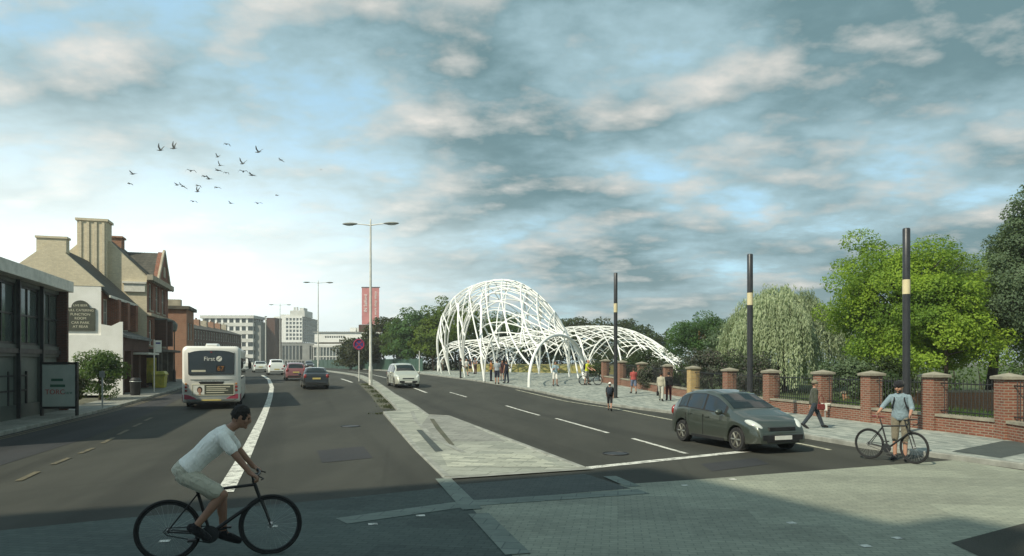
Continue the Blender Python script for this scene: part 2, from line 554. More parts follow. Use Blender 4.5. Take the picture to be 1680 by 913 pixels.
# ------------------------------------------------------------------ ground sheets
def xat(pl, Y):
    return float(np.interp(Y, [p[1] for p in pl], [p[0] for p in pl]))


def rows(*pls, extra=()):
    lo = max(p[0][1] for p in pls)
    hi = min(p[-1][1] for p in pls)
    ys = {lo, hi}
    for p in pls:
        ys |= {q[1] for q in p}
    ys |= set(YT) | set(extra)
    return sorted(y for y in ys if lo <= y <= hi)


def strip(name, L, Rr, off, m, cols=1, kind='structure', build=True):
    mb = MB()
    prev = None
    for Y in rows(L, Rr):
        a, b = xat(L, Y), xat(Rr, Y)
        z = gz(Y) + (off(Y) if callable(off) else off)
        row = [(a + (b - a) * i / cols, Y, z) for i in range(cols + 1)]
        if prev:
            for i in range(cols):
                mb.quad(prev[i], prev[i + 1], row[i + 1], row[i])
        prev = row
    if not build:
        return mb
    return tag(mb.build(name, m), kind=kind)


def kerb(name, pl, w, z0=-.06, z1=.125, m=None, lift=None):
    """kerb stones along a line; w > 0 lies to the right of it"""
    mb = MB()
    secs = []
    for Y in rows(pl):
        x = xat(pl, Y)
        g = gz(Y)
        if lift:
            z1 = lift(Y)
        a, b = sorted((x, x + w))
        c = .02
        secs.append([(a, Y, g + z0), (a, Y, g + z1 - c), (a + c, Y, g + z1), (b - c, Y, g + z1), (b, Y, g + z1 - c), (b, Y, g + z0)])
    mb.loft(secs)
    return tag(mb.build(name, m or M['kerb']), kind='structure')


def shift(pl, dx):
    return [(x + dx, y) for x, y in pl]

# ------------------------------------------------------------------ ground, roads, pavements
mb = MB()
prev = None
GX = [-900, -300, -120, -60, -30, 0, 30, 60, 120, 300, 900]
for Y in YT:
    row = [(x, Y, gz(Y) - .03) for x in GX]
    if prev:
        for i in range(len(GX) - 1):
            mb.quad(prev[i], prev[i + 1], row[i + 1], row[i])
    prev = row
tag(mb.build('ground', M['earth']), kind='structure')

LK = [(-9.6, -8), (-13.0, 12), (-15.3, 21), (-20.2, 38), (-22.2, 46), (-25.0, 56), (-31.0, 77), (-40, 105), (-56, 150), (-66, 180)]     # left kerb
RK = [(14.6, -8), (11.6, 10), (10.5, 14.4), (9.0, 17.9), (8.4, 20.6), (7.3, 29), (5.6, 33), (3.75, 38), (1.0, 47.0), (-2.6, 57), (-7.3, 70), (-11.5, 83), (-21, 108), (-33, 140), (-44, 170), (-48, 180)]
ML = [(-.60, 10.3), (-1.3, 13.3), (-2.5, 17.8), (-5.5, 29.9), (-4.95, 30.5), (-6.2, 36), (-7.9, 42.5), (-11.3, 55), (-16.2, 72), (-31.5, 112), (-45, 150)]
MR = [(-.58, 10.3), (1.55, 14.5), (-.55, 21.5), (-2.45, 27.6), (-3.3, 28.1), (-4.4, 33), (-5.6, 37.5), (-7.1, 42.5), (-10.5, 55), (-15.4, 72), (-30.7, 112), (-44.2, 150)]
tag(strip('road', LK, RK, 0.0, M['asphalt'], cols=4))
# darker resurfaced lane along the left kerb
strip('bus_lane', shift(LK, .02), [(-8.6, -8), (-10.2, 12.3), (-12.5, 21), (-16.6, 33), (-20.3, 44), (-24.6, 57), (-30.8, 77.2)], .006, M['asphalt_dark'])

# left pavement
LW = [(-16, -8), (-17.5, 12), (-19.0, 28), (-24.2, 44), (-30.5, 64), (-43, 105), (-60, 150), (-72, 180)]
kerb('kerb', shift(LK, -.15), .15)
strip('pavement', LW, shift(LK, -.15), .12, M['slabs'])
# right pavement and plaza
kerb('kerb', RK, .15)
RW = [(19.4, -8), (16.2, 10), (13.6, 18.5), (12.0, 28), (9.8, 40), (8.8, 46), (9.5, 54), (12, 66), (8, 84), (0, 100), (-14, 118), (-30, 150), (-40, 180)]
strip('pavement', shift(RK, .15), RW, .12, M['setts'], cols=2)
# parkland behind the wall
strip('lawn', shift(RW, .0), [(120, -8), (120, 180)], -.012, M['grass'])
# paved central reservation


def mlift(Y):
    t = max(0, min(1, (Y - 17) / 11))
    return .030 + .075 * t * t * (3 - 2 * t)


cmb = strip('central_reservation', [(xat(ML, 14.5) + .10, 14.5)] + shift(ML[2:], .10), shift(MR[1:], -.10), mlift, M['setts_median'], build=False)
cmb.add([(-1.22, 13.34, .026), (1.5, 14.5, .026), (xat(ML, 14.5) + .10, 14.5, .03)], [(0, 1, 2)])
tag(cmb.build('central_reservation', M['setts_median']), kind='structure')
strip('mottled_setts', [(xat(ML, 14.55) + .3, 14.55), (xat(ML, 16.6) + .5, 16.6)], [(1.1, 14.55), (.35, 16.6)], lambda Y: mlift(Y) + .005, M['setts_mottled'])
kerb('kerb', ML[1:], .16, lift=lambda Y: mlift(Y) + .010)
kerb('kerb', MR[1:], -.16, lift=lambda Y: mlift(Y) + .010)
# grit and moss swept along the foot of the reservation
strip('road_dirt', [(-11.6, 54), (-16.6, 72)][:0] or [(-6.15, 33), (-8.6, 42.5), (-12.1, 55)], [(-5.55, 33), (-7.92, 42.5), (-11.32, 55)], .005, M['earth'])


def band(name, a, b, w, off, m, z=None):
    """a painted line between two ground points (flat part of the road)"""
    a, b = Vector(a[:2]), Vector(b[:2])
    n = max(1, int((b - a).length / 2.0))
    d = (b - a).normalized()
    s = Vector((-d.y, d.x)) * w / 2
    mb = MB()
    for i in range(n):
        p, q = a.lerp(b, i / n), a.lerp(b, (i + 1) / n)
        mb.quad((p.x - s.x, p.y - s.y, gz(p.y) + off), (q.x - s.x, q.y - s.y, gz(q.y) + off), (q.x + s.x, q.y + s.y, gz(q.y) + off), (p.x + s.x, p.y + s.y, gz(p.y) + off))
    return tag(mb.build(name, m), kind='structure')


def pline(name, px, w, off, m):
    pts = [G(*p) for p in px]
    pts.sort(key=lambda p: p.y)
    pl = [(p.x, p.y) for p in pts]
    return strip(name, shift(pl, -w / 2), shift(pl, w / 2), off, m)


pline('lane_line', [(369, 808), (400, 752), (428, 692), (443, 652), (446, 636), (441, 623), (430, 616)], .30, .010, M['white_paint'])
for a, b in (((738, 644), (766, 652)), ((830, 666), (885, 682)), ((912, 687), (998, 711)), ((1038, 720), (1126, 745))):
    band('lane_dash', G(*a), G(*b), .13, .008, M['white_paint'])
band('stop_line', G(958, 769), G(1225, 741), .26, .008, M['white_paint'])
pline('edge_line', [(846, 640), (868, 645), (930, 659), (1010, 671), (1110, 691), (1330, 732), (1362, 739)], .14, .008, M['cream_paint'])
pline('edge_line', [(700, 645), (665, 632), (640, 622), (600, 613), (570, 609)], .16, .008, M['white_paint'])
for a, b in (((30, 790), (62, 775)), ((86, 763), (114, 752)), ((131, 745), (153, 736)), ((168, 728), (186, 719)), ((194, 714), (210, 706)), ((219, 701), (232, 695)), ((238, 691), (249, 686))):
    band('bay_dash', G(*a), G(*b), .12, .014, M['yellow_paint'])
strip('kerb_line', shift(LK[1:6], .22), shift(LK[1:6], .31), .014, M['yellow_paint'])
strip('kerb_line', shift(LK[1:6], .42), shift(LK[1:6], .51), .014, M['yellow_paint'])
band('bay_line', G(560, 622), G(578, 628), .2, .008, M['white_paint'])


def poly(name, pts, off, m):
    mb = MB()
    mb.add([(p[0], p[1], off) for p in pts], [tuple(range(len(pts)))])
    return tag(mb.build(name, m), kind='structure')


def GX2(px, py):
    p = G(px, py)
    return (p.x, p.y)


# raised crossing table across the junction (paved grey green), with pale bands round it
A = [GX2(-300, 900), GX2(0, 872), GX2(200, 852), GX2(560, 819), GX2(740, 800), GX2(760, 822), GX2(960, 800), GX2(1144, 788), GX2(1419, 756)]
kx = xat(RK, A[-1][1])
A[-1] = (kx - .01, A[-1][1])
TB = [GX2(771, 831), GX2(860, 915)]
TE = (TB[0][0] + (TB[1][0] - TB[0][0]) * 2.6, TB[0][1] + (TB[1][1] - TB[0][1]) * 2.6)
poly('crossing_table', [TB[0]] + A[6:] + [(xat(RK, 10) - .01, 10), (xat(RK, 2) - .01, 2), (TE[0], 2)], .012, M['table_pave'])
poly('crossing_table', A[:5] + [TB[0], (TE[0], 2), (-14, 2), (-14, A[0][1])], .012, M['table_shaded'])  # left part of the table, shade painted into its paving colour
band('kerb_line', (-1.30, 13.22), (1.62, 14.44), .26, .0245, M['kerb'])
band('pave_band', G(560, 857), G(768, 828), .42, .018, M['band_pave'])
band('pave_band', G(768, 828), G(1056, 808), .42, .018, M['band_pave'])
band('pave_band', G(775, 838), G(727, 787), .30, .022, M['band_pave'])
band('pave_band', G(1000, 783), G(1040, 800), .26, .018, M['band_pave'])
band('pave_band', G(785, 845), G(850, 912), .30, .022, M['band_pave'])
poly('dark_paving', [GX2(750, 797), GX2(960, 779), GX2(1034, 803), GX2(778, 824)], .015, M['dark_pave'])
poly('road_patch', [GX2(1150, 762), GX2(1240, 752), GX2(1262, 762), GX2(1168, 774)], .006, M['asphalt_dark'])
poly('road_patch', [GX2(520, 740), GX2(596, 733), GX2(612, 752), GX2(528, 760)], .006, M['asphalt_dark'])
for px, py, rr, lb in ((742, 700, .3, 'round iron drain cover in the far carriageway, near the paved reservation'), (575, 700, .3, 'round iron drain cover in the left carriageway by the lane line'), (1010, 745, .28, 'round iron drain cover just behind the stop line')):
    c = G(px, py)
    dc = thing('drain_cover', lb, 'drain cover', (c.x, c.y, 0))
    g = MB()
    g.lathe((0, 0, 0), (0, 0, 1), [(rr, .004), (rr, .012), (.01, .012)], 24)
    g.build('cover', M['dark_metal'], dc)
    g = MB()
    g.torus((0, 0, .010), (0, 0, 1), rr + .03, .012, 24, 6)
    g.build('ring', M['black'], dc)
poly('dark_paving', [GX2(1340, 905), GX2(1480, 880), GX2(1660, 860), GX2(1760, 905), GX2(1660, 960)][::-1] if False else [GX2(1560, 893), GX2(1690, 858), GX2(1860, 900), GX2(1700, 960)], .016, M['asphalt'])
for px, py in ((612, 862), (690, 848), (1124, 798), (1202, 788), (1298, 860), (1420, 898), (1473, 885), (270, 890), (448, 866)):
    c = G(px, py)
    band('crossing_stud', c + Vector((-.06, -.02, 0)), c + Vector((.06, .012, 0)), .11, .018, M['white_paint'])
# dark inset panels in the pavement and reservation
mbq = MB()
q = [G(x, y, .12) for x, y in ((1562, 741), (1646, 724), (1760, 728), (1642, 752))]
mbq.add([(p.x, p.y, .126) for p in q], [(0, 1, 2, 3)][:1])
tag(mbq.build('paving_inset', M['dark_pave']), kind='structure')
mbq = MB()
q = [G(x, y, .1) for x, y in ((683, 704), (692, 704), (727, 736), (714, 737))]
mbq.add([(p.x, p.y, mlift(p.y) + .006) for p in q], [(0, 1, 2, 3)])
tag(mbq.build('paving_inset', M['dark_pave']), kind='structure')
# flags of the old reservation: worn right-hand margin, kerb line down the middle and two dark slots
strip('stone_margin', [(-2.35, 19.2), (-3.05, 23.5), (-3.30, 27.8)], [(-.18, 19.2), (-1.32, 23.5), (-2.62, 27.8)], lambda Y: mlift(Y) + .005, M['slabs'])
strip('kerb_line', [(-1.25, 16.9), (-2.35, 20.2), (-3.5, 25), (-4.35, 30)], [(-1.10, 16.9), (-2.20, 20.2), (-3.35, 25), (-4.20, 30)], lambda Y: mlift(Y) + .009, M['kerb'])
strip('planting_slot', [(-1.62, 18.3), (-2.45, 22.5), (-3.05, 26)], [(-1.50, 18.3), (-2.28, 22.5), (-2.9, 26)], lambda Y: mlift(Y) + .012, M['earth'])
strip('moss_strip', [(-4.55, 30), (-3.0, 24.5), (-1.55, 20)], [(-4.35, 30), (-2.7, 24.5), (-1.4, 20)], lambda Y: mlift(Y) + .006, M['grass'])

# ------------------------------------------------------------------ walls with real openings


def facade(mb, o, u, W, Ht, ops, n, mi=0, depth=.14, rmi=None, z0=0.0):
    """wall rectangle from o along u (unit), Ht high, with openings (u0,u1,z0,z1); n = outward normal"""
    o, u, n = Vector(o), Vector(u), Vector(n)
    us = sorted({0.0, W} | {x for q in ops for x in q[:2]})
    zs = sorted({z0, Ht} | {x for q in ops for x in q[2:4]})

    def pt(a, z, d=0.0):
        return o + u * a + Vector((0, 0, z)) - n * d
    for i in range(len(us) - 1):
        for j in range(len(zs) - 1):
            a, b, c, d = us[i], us[i + 1], zs[j], zs[j + 1]
            ma, mz = (a + b) / 2, (c + d) / 2
            if any(q[0] < ma < q[1] and q[2] < mz < q[3] for q in ops):
                continue
            mb.quad(pt(a, c), pt(b, c), pt(b, d), pt(a, d), mi)
    r = mi if rmi is None else rmi
    for q in ops:
        a, b, c, d = q[:4]
        for e in (((a, c), (b, c)), ((b, c), (b, d)), ((b, d), (a, d)), ((a, d), (a, c))):
            mb.quad(pt(*e[0]), pt(*e[1]), pt(*e[1], depth), pt(*e[0], depth), r)


def windows(parent, o, u, n, ops, fm, gm, depth=.12, bars=(1, 1), fw=.07, sill=None, name='window'):
    o, u, n = Vector(o), Vector(u), Vector(n)
    X = Matrix((u, -n, Vector((0, 0, 1)))).transposed()
    cache = {}
    for q in ops:
        a, b, c, d = q[:4]
        w, h = b - a, d - c
        key = (round(w, 2), round(h, 2))
        if key not in cache:
            mb = MB()
            for x0, x1, z0, z1 in ((0, w, 0, fw), (0, w, h - fw, h), (0, fw, fw, h - fw), (w - fw, w, fw, h - fw)):
                mb.bx(x0, x1, depth - .05, depth + .03, z0, z1, 0)
            for i in range(1, bars[0]):
                mb.bx(w * i / bars[0] - fw * .35, w * i / bars[0] + fw * .35, depth - .04, depth + .02, fw, h - fw, 0)
            for i in range(1, bars[1]):
                mb.bx(fw, w - fw, depth - .045, depth + .02, h * i / bars[1] - fw * .35, h * i / bars[1] + fw * .35, 0)
            if sill:
                mb.bx(-.08, w + .08, -.07, depth - .06, -.12, -.005, 2)
            mb.quad((fw, depth, fw), (w - fw, depth, fw), (w - fw, depth, h - fw), (fw, depth, h - fw), 1)
            cache[key] = mb.mesh(name, [fm, gm] + ([sill] if sill else []))
        w_ = bpy.data.objects.new(name, cache[key])
        COL.objects.link(w_)
        w_.parent = parent
        w_.matrix_local = Matrix.Translation(o + u * a + Vector((0, 0, c))) @ X.to_4x4()
    return


UX, UY = Vector((1, 0, 0)), Vector((0, 1, 0))
NX, NY = Vector((-1, 0, 0)), Vector((0, -1, 0))
STREET = atan2(.958, -.287)


def at_line(px, Y, dz=.12):
    return Vector(((px - CX) * Y / FPX, Y, gz(Y) + dz))


# ---- low modern showroom, far left
o = at_line(99, 30.6)
b = thing('showroom', 'low grey glazed building with a pale fascia beside the white gable wall', 'building', o, STREET)
L = 15.0
g = MB()
ops1 = [(-L + .5 + i * 2.45, -L + 2.75 + i * 2.45, .5, 2.3) for i in range(6)]
ops2 = [(-L + .5 + i * 2.45, -L + 2.75 + i * 2.45, 2.75, 5.0) for i in range(6)]
sh = lambda ops: [(q[0] + L, q[1] + L, q[2], q[3]) for q in ops]
facade(g, (-L, 0, 0), UX, L, 5.15, sh(ops1) + sh(ops2), NY)
g.quad((0, 0, 0), (0, 8, 0), (0, 8, 5.15), (0, 0, 5.15))
g.quad((-L, 0, 0), (-L, 0, 5.15), (-L, 8, 5.15), (-L, 8, 0))
g.quad((-L, 8, 0), (-L, 8, 5.15), (0, 8, 5.15), (0, 8, 0))
g.build('wall', M['grey_panel'], b)
windows(b, (-L, 0, 0), UX, NY, sh(ops2), M['dark_metal'], M['glass_pale'], bars=(2, 2), fw=.09)
g = MB()
for q in ops1:
    g.bx(q[0] + .003, q[1] - .003, .1, .16, q[2] + .003, q[3] - .003)
g.build('panel', M['grey_panel_light'], b)
g = MB()
g.bx(-L - .3, .25, -.45, 8.2, 5.152, 5.62)
g.build('fascia', M['white_frame'], b, bevel=.02)
g = MB()
g.bx(-.16, .06, -.30, .10, 0, 5.148)
g.build('corner_post', M['dark_brick'], b)
g = MB()
for i in range(7):
    g.bx(-L + .22 + i * 2.45 + .06, -L + .22 + i * 2.45 + .17, -.12, -.003, 0, 5.14)
g.bx(-L, -.17, -.08, -.004, 2.42, 2.60)
g.build('mullion', M['dark_metal'], b)

# ---- fence rails in front of it, and the poster board
f0, f1 = Vector((-16.9, 20.5, .12)), Vector((-18.72, 27.0, .12))
f = thing('rail_fence', 'dark metal rail fence in front of the grey glazed building', 'fence', f0, atan2((f1 - f0).y, (f1 - f0).x))
fl = (f1 - f0).length
g = MB()
for z in (.45, 1.0, 1.55):
    g.bx(0, fl, -.03, .03, z, z + .06)
g.build('rail', M['dark_metal'], f)
for i in range(5):
    g = MB()
    g.bx(fl * i / 4 - .045, fl * i / 4 + .045, -.046, .046, 0, 1.75)
    g.build('post', M['dark_metal'], f)
pb = thing('poster_board', 'freestanding pale poster board with red lettering on the shaded pavement', 'notice board', (-18.30, 27.3, .12), radians(4))
g = MB()
g.bx(0, 1.24, 0, .10, .36, 2.0)
g.build('panel', M['poster'], pb, bevel=.01)
g = MB()
for x in (-.07, 1.244):
    g.bx(x, x + .066, -.02, .12, 0, 2.1)
g.bx(-.004, 1.244, -.02, .12, 2.003, 2.09)
g.bx(-.004, 1.244, -.02, .12, .27, .357)
g.build('frame', M['dark_metal'], pb)
text('lettering', 'TORC', .27, M['poster_red'], pb, frame4((.48, -.004, .92), (1, 0, 0), (0, 0, 1)))
for x0, x1, z in ((.34, .78, 1.40), (.30, .86, 1.17)):
    g = MB()
    g.bx(x0, x1, -.006, -.001, z - .05, z + .05)
    g.build('print', M['poster_green'], pb)
text('lettering', 'care', .17, M['poster_green'], pb, frame4((.98, -.004, .90), (1, 0, 0), (0, 0, 1)))

# ---- white gabled pub
o = at_line(166, 41)
b = thing('pub', 'brick pub with a white end wall and a stone coloured gable over it', 'building', o, STREET)
PL, PD, EZ, RZ, RY = 7.2, 5.4, 6.1, 8.75, 2.55
g = MB()
ow = [(.5 + i * 2.3, 1.55 + i * 2.3, 4.1, 5.7) for i in range(3)]
facade(g, (0, 0, 0), UX, PL, EZ, ow, NY)
g.quad((PL, 0, 0), (PL, PD, 0), (PL, PD, EZ), (PL, 0, EZ))
g.quad((0, PD, 0), (0, PD, EZ), (PL, PD, EZ), (PL, PD, 0))
g.build('front_wall', M['red_brick'], b)
windows(b, (0, 0, 0), UX, NY, ow, M['white_frame'], M['glass'], bars=(2, 2), sill=M['stone'])
g = MB()
g.quad((0, PD, 0), (0, 0, 0), (0, 0, EZ + .25), (0, PD, EZ + .25))
g.bx(-.10, -.004, -1.15, PD, 0, 3.5)
g.prism([(-1.15, 3.503), (-.004, 3.503), (-.004, 4.15), (-.55, 4.05), (-1.0, 4.3), (-1.15, 4.3)], -.10, -.004, 'yz')
g.build('white_end_wall', M['white_wall'], b)
g = MB()
g.add([(-.02, -.14, EZ + .26), (-.02, RY, RZ + .15), (-.02, PD + .1, EZ + .26)], [(0, 1, 2)])
g.add([(.28, -.14, EZ + .26), (.28, RY, RZ + .15), (.28, PD + .1, EZ + .26)], [(2, 1, 0)])
g.quad((-.02, -.14, EZ + .26), (.28, -.14, EZ + .26), (.28, RY, RZ + .15), (-.02, RY, RZ + .15))
g.quad((-.02, RY, RZ + .15), (.28, RY, RZ + .15), (.28, PD + .1, EZ + .26), (-.02, PD + .1, EZ + .26))
g.build('gable', M['buff_brick'], b)
roof = MB()
roof.prism([(-.4, EZ - .22), (RY, RZ), (PD + .3, EZ - .2), (PD + .3, EZ - .34), (RY, RZ - .14), (-.4, EZ - .36)], .284, PL + .1, 'yz')
rf = roof.build('roof', M['slate'], b)
g = MB()
g.bx(.02, .62, RY - .75, RY + .75, RZ - .5, RZ + .30)
g.bx(-.04, .68, RY - .81, RY + .81, RZ + .302, RZ + .42)
g.build('chimney', M['buff_brick'], rf)
g = MB()
g.bx(.0, PL, -.5, -.41, EZ - .38, EZ - .24)
g.build('gutter', M['white_frame'], rf)
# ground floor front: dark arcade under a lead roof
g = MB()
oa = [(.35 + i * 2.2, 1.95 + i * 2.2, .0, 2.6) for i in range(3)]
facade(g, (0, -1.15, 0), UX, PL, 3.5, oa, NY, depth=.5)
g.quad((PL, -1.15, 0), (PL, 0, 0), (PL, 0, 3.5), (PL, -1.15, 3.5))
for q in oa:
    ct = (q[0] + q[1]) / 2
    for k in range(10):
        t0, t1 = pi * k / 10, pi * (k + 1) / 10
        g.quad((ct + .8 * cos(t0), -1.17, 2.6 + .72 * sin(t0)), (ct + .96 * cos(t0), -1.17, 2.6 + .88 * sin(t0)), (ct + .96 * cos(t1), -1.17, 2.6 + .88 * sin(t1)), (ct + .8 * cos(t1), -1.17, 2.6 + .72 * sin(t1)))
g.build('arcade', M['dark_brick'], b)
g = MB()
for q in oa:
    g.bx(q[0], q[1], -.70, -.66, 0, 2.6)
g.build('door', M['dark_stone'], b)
g = MB()
g.prism([(-1.35, 3.51), (-.004, 4.0), (-.004, 3.82), (-1.35, 3.36)], .003, PL, 'yz')
g.build('canopy', M['lead'], b)
for x in (1.0, 3.35, 5.65):
    g = MB()
    g.prism([(-.55, 4.0), (-.55, 5.75), (-.004, 5.75), (-.004, 4.0)], x + .62, x + 1.25, 'yz')
    g.build('pilaster', M['red_brick'], b)
# sign on the white wall
sgn = thing('pub_sign', 'dark arched signboard with pale lettering on the white end wall', 'sign', b.matrix_basis @ Vector((-.006, 1.72, 0)) if False else o + Matrix.Rotation(STREET, 3, 'Z') @ Vector((-.008, 1.05, 3.75)), STREET - pi / 2)
# local x runs right across the gable (towards the road), y into the wall, z up
g = MB()
w = .75
arch = [(-w, 0), (w, 0), (w, 1.32), (w * .66, 1.34)] + [(w * .62 * cos(t), 1.34 + .42 * sin(t)) for t in [pi * k / 12 for k in range(13)]] + [(-w * .66, 1.34), (-w, 1.32)]
g.prism(arch, -.07, 0)
g.build('board', M['sign_green'], sgn)
for s_, z_, sz in (('LIVE BEER', 1.46, .17), ('FULL CATERING', 1.18, .19), ('FUNCTION', .94, .20), ('ROOM', .71, .20), ('CAR PARK', .46, .20), ('AT REAR', .23, .20)):
    text('lettering', s_, sz, M['sign_text'], sgn, frame4((0, -.073, z_), (1, 0, 0), (0, 0, 1)))

# ---- tall victorian building
o = at_line(241, 48.6)
b = thing('victorian_building', 'tall red brick Victorian building with gables and big buff chimney', 'building', o, STREET)
VL, VD, EZ, RZ, RY = 8.0, 7.4, 7.6, 10.6, 3.1
g = MB()
ow = [(.7 + i * 2.35, 1.9 + i * 2.35, 5.4, 7.3) for i in range(3)]
ow1 = [(.7 + i * 2.35, 1.9 + i * 2.35, 2.9, 4.7) for i in range(3)]
ow0 = [(.5 + i * 2.35, 2.1 + i * 2.35, .4, 2.2) for i in range(3)]
facade(g, (0, 0, 0), UX, VL, EZ, ow + ow1 + ow0, NY, depth=.2)
g.quad((VL, 0, 0), (VL, VD, 0), (VL, VD, EZ), (VL, 0, EZ))
g.quad((0, VD, 0), (0, VD, EZ), (VL, VD, EZ), (VL, VD, 0))
g.build('front_wall', M['red_brick'], b)
windows(b, (0, 0, 0), UX, NY, ow + ow1, M['white_frame'], M['glass'], bars=(2, 2), depth=.16, sill=M['stone'])
windows(b, (0, 0, 0), UX, NY, ow0, M['dark_metal'], M['glass'], bars=(3, 1), depth=.16)
g = MB()
g.add([(-.004, VD, 0), (-.004, 0, 0), (-.004, 0, EZ), (-.004, RY, RZ + .2), (-.004, VD, EZ - 1)], [(0, 1, 2, 3, 4)])
g.add([(.26, -.05, EZ), (.26, RY, RZ + .2), (.26, VD, EZ - 1)], [(2, 1, 0)])
g.quad((-.004, 0, EZ), (.26, 0, EZ), (.26, RY, RZ + .2), (-.004, RY, RZ + .2))
g.quad((-.004, RY, RZ + .2), (.26, RY, RZ + .2), (.26, VD, EZ - 1), (-.004, VD, EZ - 1))
g.build('gable', M['buff_brick'], b)
roof = MB()
roof.prism([(-.35, EZ - .1), (RY, RZ), (VD + .3, EZ - 1.1), (VD + .3, EZ - 1.25), (RY, RZ - .16), (-.35, EZ - .28)], .264, VL + .1, 'yz')
rf = roof.build('roof', M['slate'], b)
g = MB()
g.bx(-.42, .9, RY - .72, RY + 1.05, 4.5, RZ + .62)
for k in range(4):
    y = RY - .60 + k * .46
    g.bx(-.48, -.423, y, y + .16, 5.0, RZ + .54)
g.bx(-.52, 1.0, RY - .82, RY + 1.15, RZ + .623, RZ + .78)
g.build('chimney', M['buff_brick'], rf)
g = MB()
g.bx(4.6, 5.6, RY - .5, RY + .5, RZ - .4, RZ + .35)
g.bx(4.5, 5.7, RY - .6, RY + .6, RZ + .353, RZ + .48)
g.build('chimney', M['orange_brick'], rf)
g = MB()
g.prism([(3.1, EZ + .18), (7.3, EZ + .18), (5.2, EZ + 2.5)], -.18, .22)
gb = g.build('front_gable', M['red_brick'], b)
g = MB()
for a, c in (((2.85, EZ + .1), (5.2, EZ + 2.62)), ((7.55, EZ + .1), (5.2, EZ + 2.62))):
    g.tube([(a[0], -.2, a[1]), (c[0], -.2, c[1])], .11, 6)
g.bx(4.85, 5.55, -.24, -.183, EZ + .55, EZ + 1.35)
g.build('coping', M['stone'], gb)
dm = MB()
dm.prism([(3.1, EZ + .25), (7.3, EZ + .25), (5.2, EZ + 2.42)], .223, 3.0)
dm.build('dormer_roof', M['slate'], rf)
g = MB()
g.bx(-.12, VL + .15, -.42, -.004, EZ - .22, EZ + .16)
g.bx(-.06, VL + .1, -.32, -.004, 4.9, 5.12)
g.build('cornice', M['stone'], b, bevel=.03)
g = MB()
g.bx(-.15, VL + .15, -.9, -.004, 2.45, 2.62)
for i in range(4):
    g.bx(.1 + i * 2.35, .36 + i * 2.35, -.5, -.004, 0, 2.447)
g.build('shopfront', M['dark_stone'], b)
g = MB()
g.bx(-.14, -.008, .1, 1.4, EZ - 1.05, EZ - .5)
g.bx(-.22, -.008, .02, 1.5, EZ - .49, EZ - .36)
g.build('gable_bracket', M['white_frame'], b)
for x in (3.0, 5.35):
    g = MB()
    g.prism([(-.75, 2.9), (-.75, 4.8), (-.004, 4.8), (-.004, 2.9)], x - .28, x + .28, 'yz')
    by = g.build('bay', M['dark_brick'], b)
    g = MB()
    g.bx(x - .36, x + .36, -.85, -.004, 4.803, 4.897)
    g.build('bay_roof', M['lead'], by)

# ---- small orange brick building
o = at_line(306, 60.5)
b = thing('corner_house', 'small orange brick house with a parapet, just left of the bus roof', 'building', o, STREET)
g = MB()
ow = [(.8, 1.8, .8, 2.4), (2.4, 3.4, .8, 2.4), (.8, 1.8, 3.4, 4.9), (2.4, 3.4, 3.4, 4.9)]
facade(g, (0, 0, 0), UX, 4.2, 6.0, ow, NY)
g.quad((0, 4, 0), (0, 0, 0), (0, 0, 6.0), (0, 4, 6.0))
g.quad((4.2, 0, 0), (4.2, 4, 0), (4.2, 4, 6.0), (4.2, 0, 6.0))
g.quad((0, 4, 0), (0, 4, 6), (4.2, 4, 6), (4.2, 4, 0))
g.build('wall', M['orange_brick'], b)
windows(b, (0, 0, 0), UX, NY, ow, M['white_frame'], M['glass'], bars=(1, 2))
g = MB()
g.bx(-.2, 4.4, -.25, 4.2, 6.003, 6.28)
rf = g.build('parapet', M['dark_stone'], b)
g = MB()
g.bx(.2, .9, .5, 1.7, 6.283, 6.85)
g.build('chimney', M['stone'], rf)

# ---- brick terrace
a0, a1 = at_line(309, 124, 0), at_line(396, 160, 0)
ang = atan2((a1 - a0).y, (a1 - a0).x)
b = thing('brick_terrace', 'long three storey brown brick terrace with a row of chimneys behind the bus', 'terrace', a0, ang)
TL, EZ, RZ = (a1 - a0).length, 7.4, 8.7
g = MB()
n = 22
ow = [(.35 + i * TL / n, 1.15 + i * TL / n, z, z + 1.55) for i in range(n) for z in (.9, 3.35, 5.55)]
facade(g, (0, 0, 0), UX, TL, EZ, ow, NY)
g.quad((0, 8, 0), (0, 0, 0), (0, 0, EZ), (0, 8, EZ))
g.add([(0, 0, EZ), (0, 4, RZ), (0, 8, EZ)], [(0, 1, 2)])
g.add([(TL, 0, EZ), (TL, 4, RZ), (TL, 8, EZ)], [(0, 1, 2)])
g.quad((TL, 0, 0), (TL, 8, 0), (TL, 8, EZ), (TL, 0, EZ))
g.build('wall', M['terrace_brick'], b)
windows(b, (0, 0, 0), UX, NY, ow, M['white_frame'], M['glass'], bars=(1, 2), fw=.10)
g = MB()
g.prism([(-.3, EZ), (4, RZ + .15), (8.3, EZ), (8.3, EZ - .1), (4, RZ + .02), (-.3, EZ - .1)], -.1, TL + .1, 'yz')
rf = g.build('roof', M['slate'], b)
for i in range(8):
    g = MB()
    x = .6 + i * TL / 7.6
    g.bx(x - .45, x + .45, 2.6, 4.0, RZ - .7, RZ + 1.0)
    for k in range(3):
        g.tube([(x - .25 + k * .25, 3.3, RZ + 1.0), (x - .25 + k * .25, 3.3, RZ + 1.3)], .1, 6)
    g.build('chimney', M['orange_brick'] if i in (3, 5, 6) else M['stone'], rf)

# ---- office blocks down the road


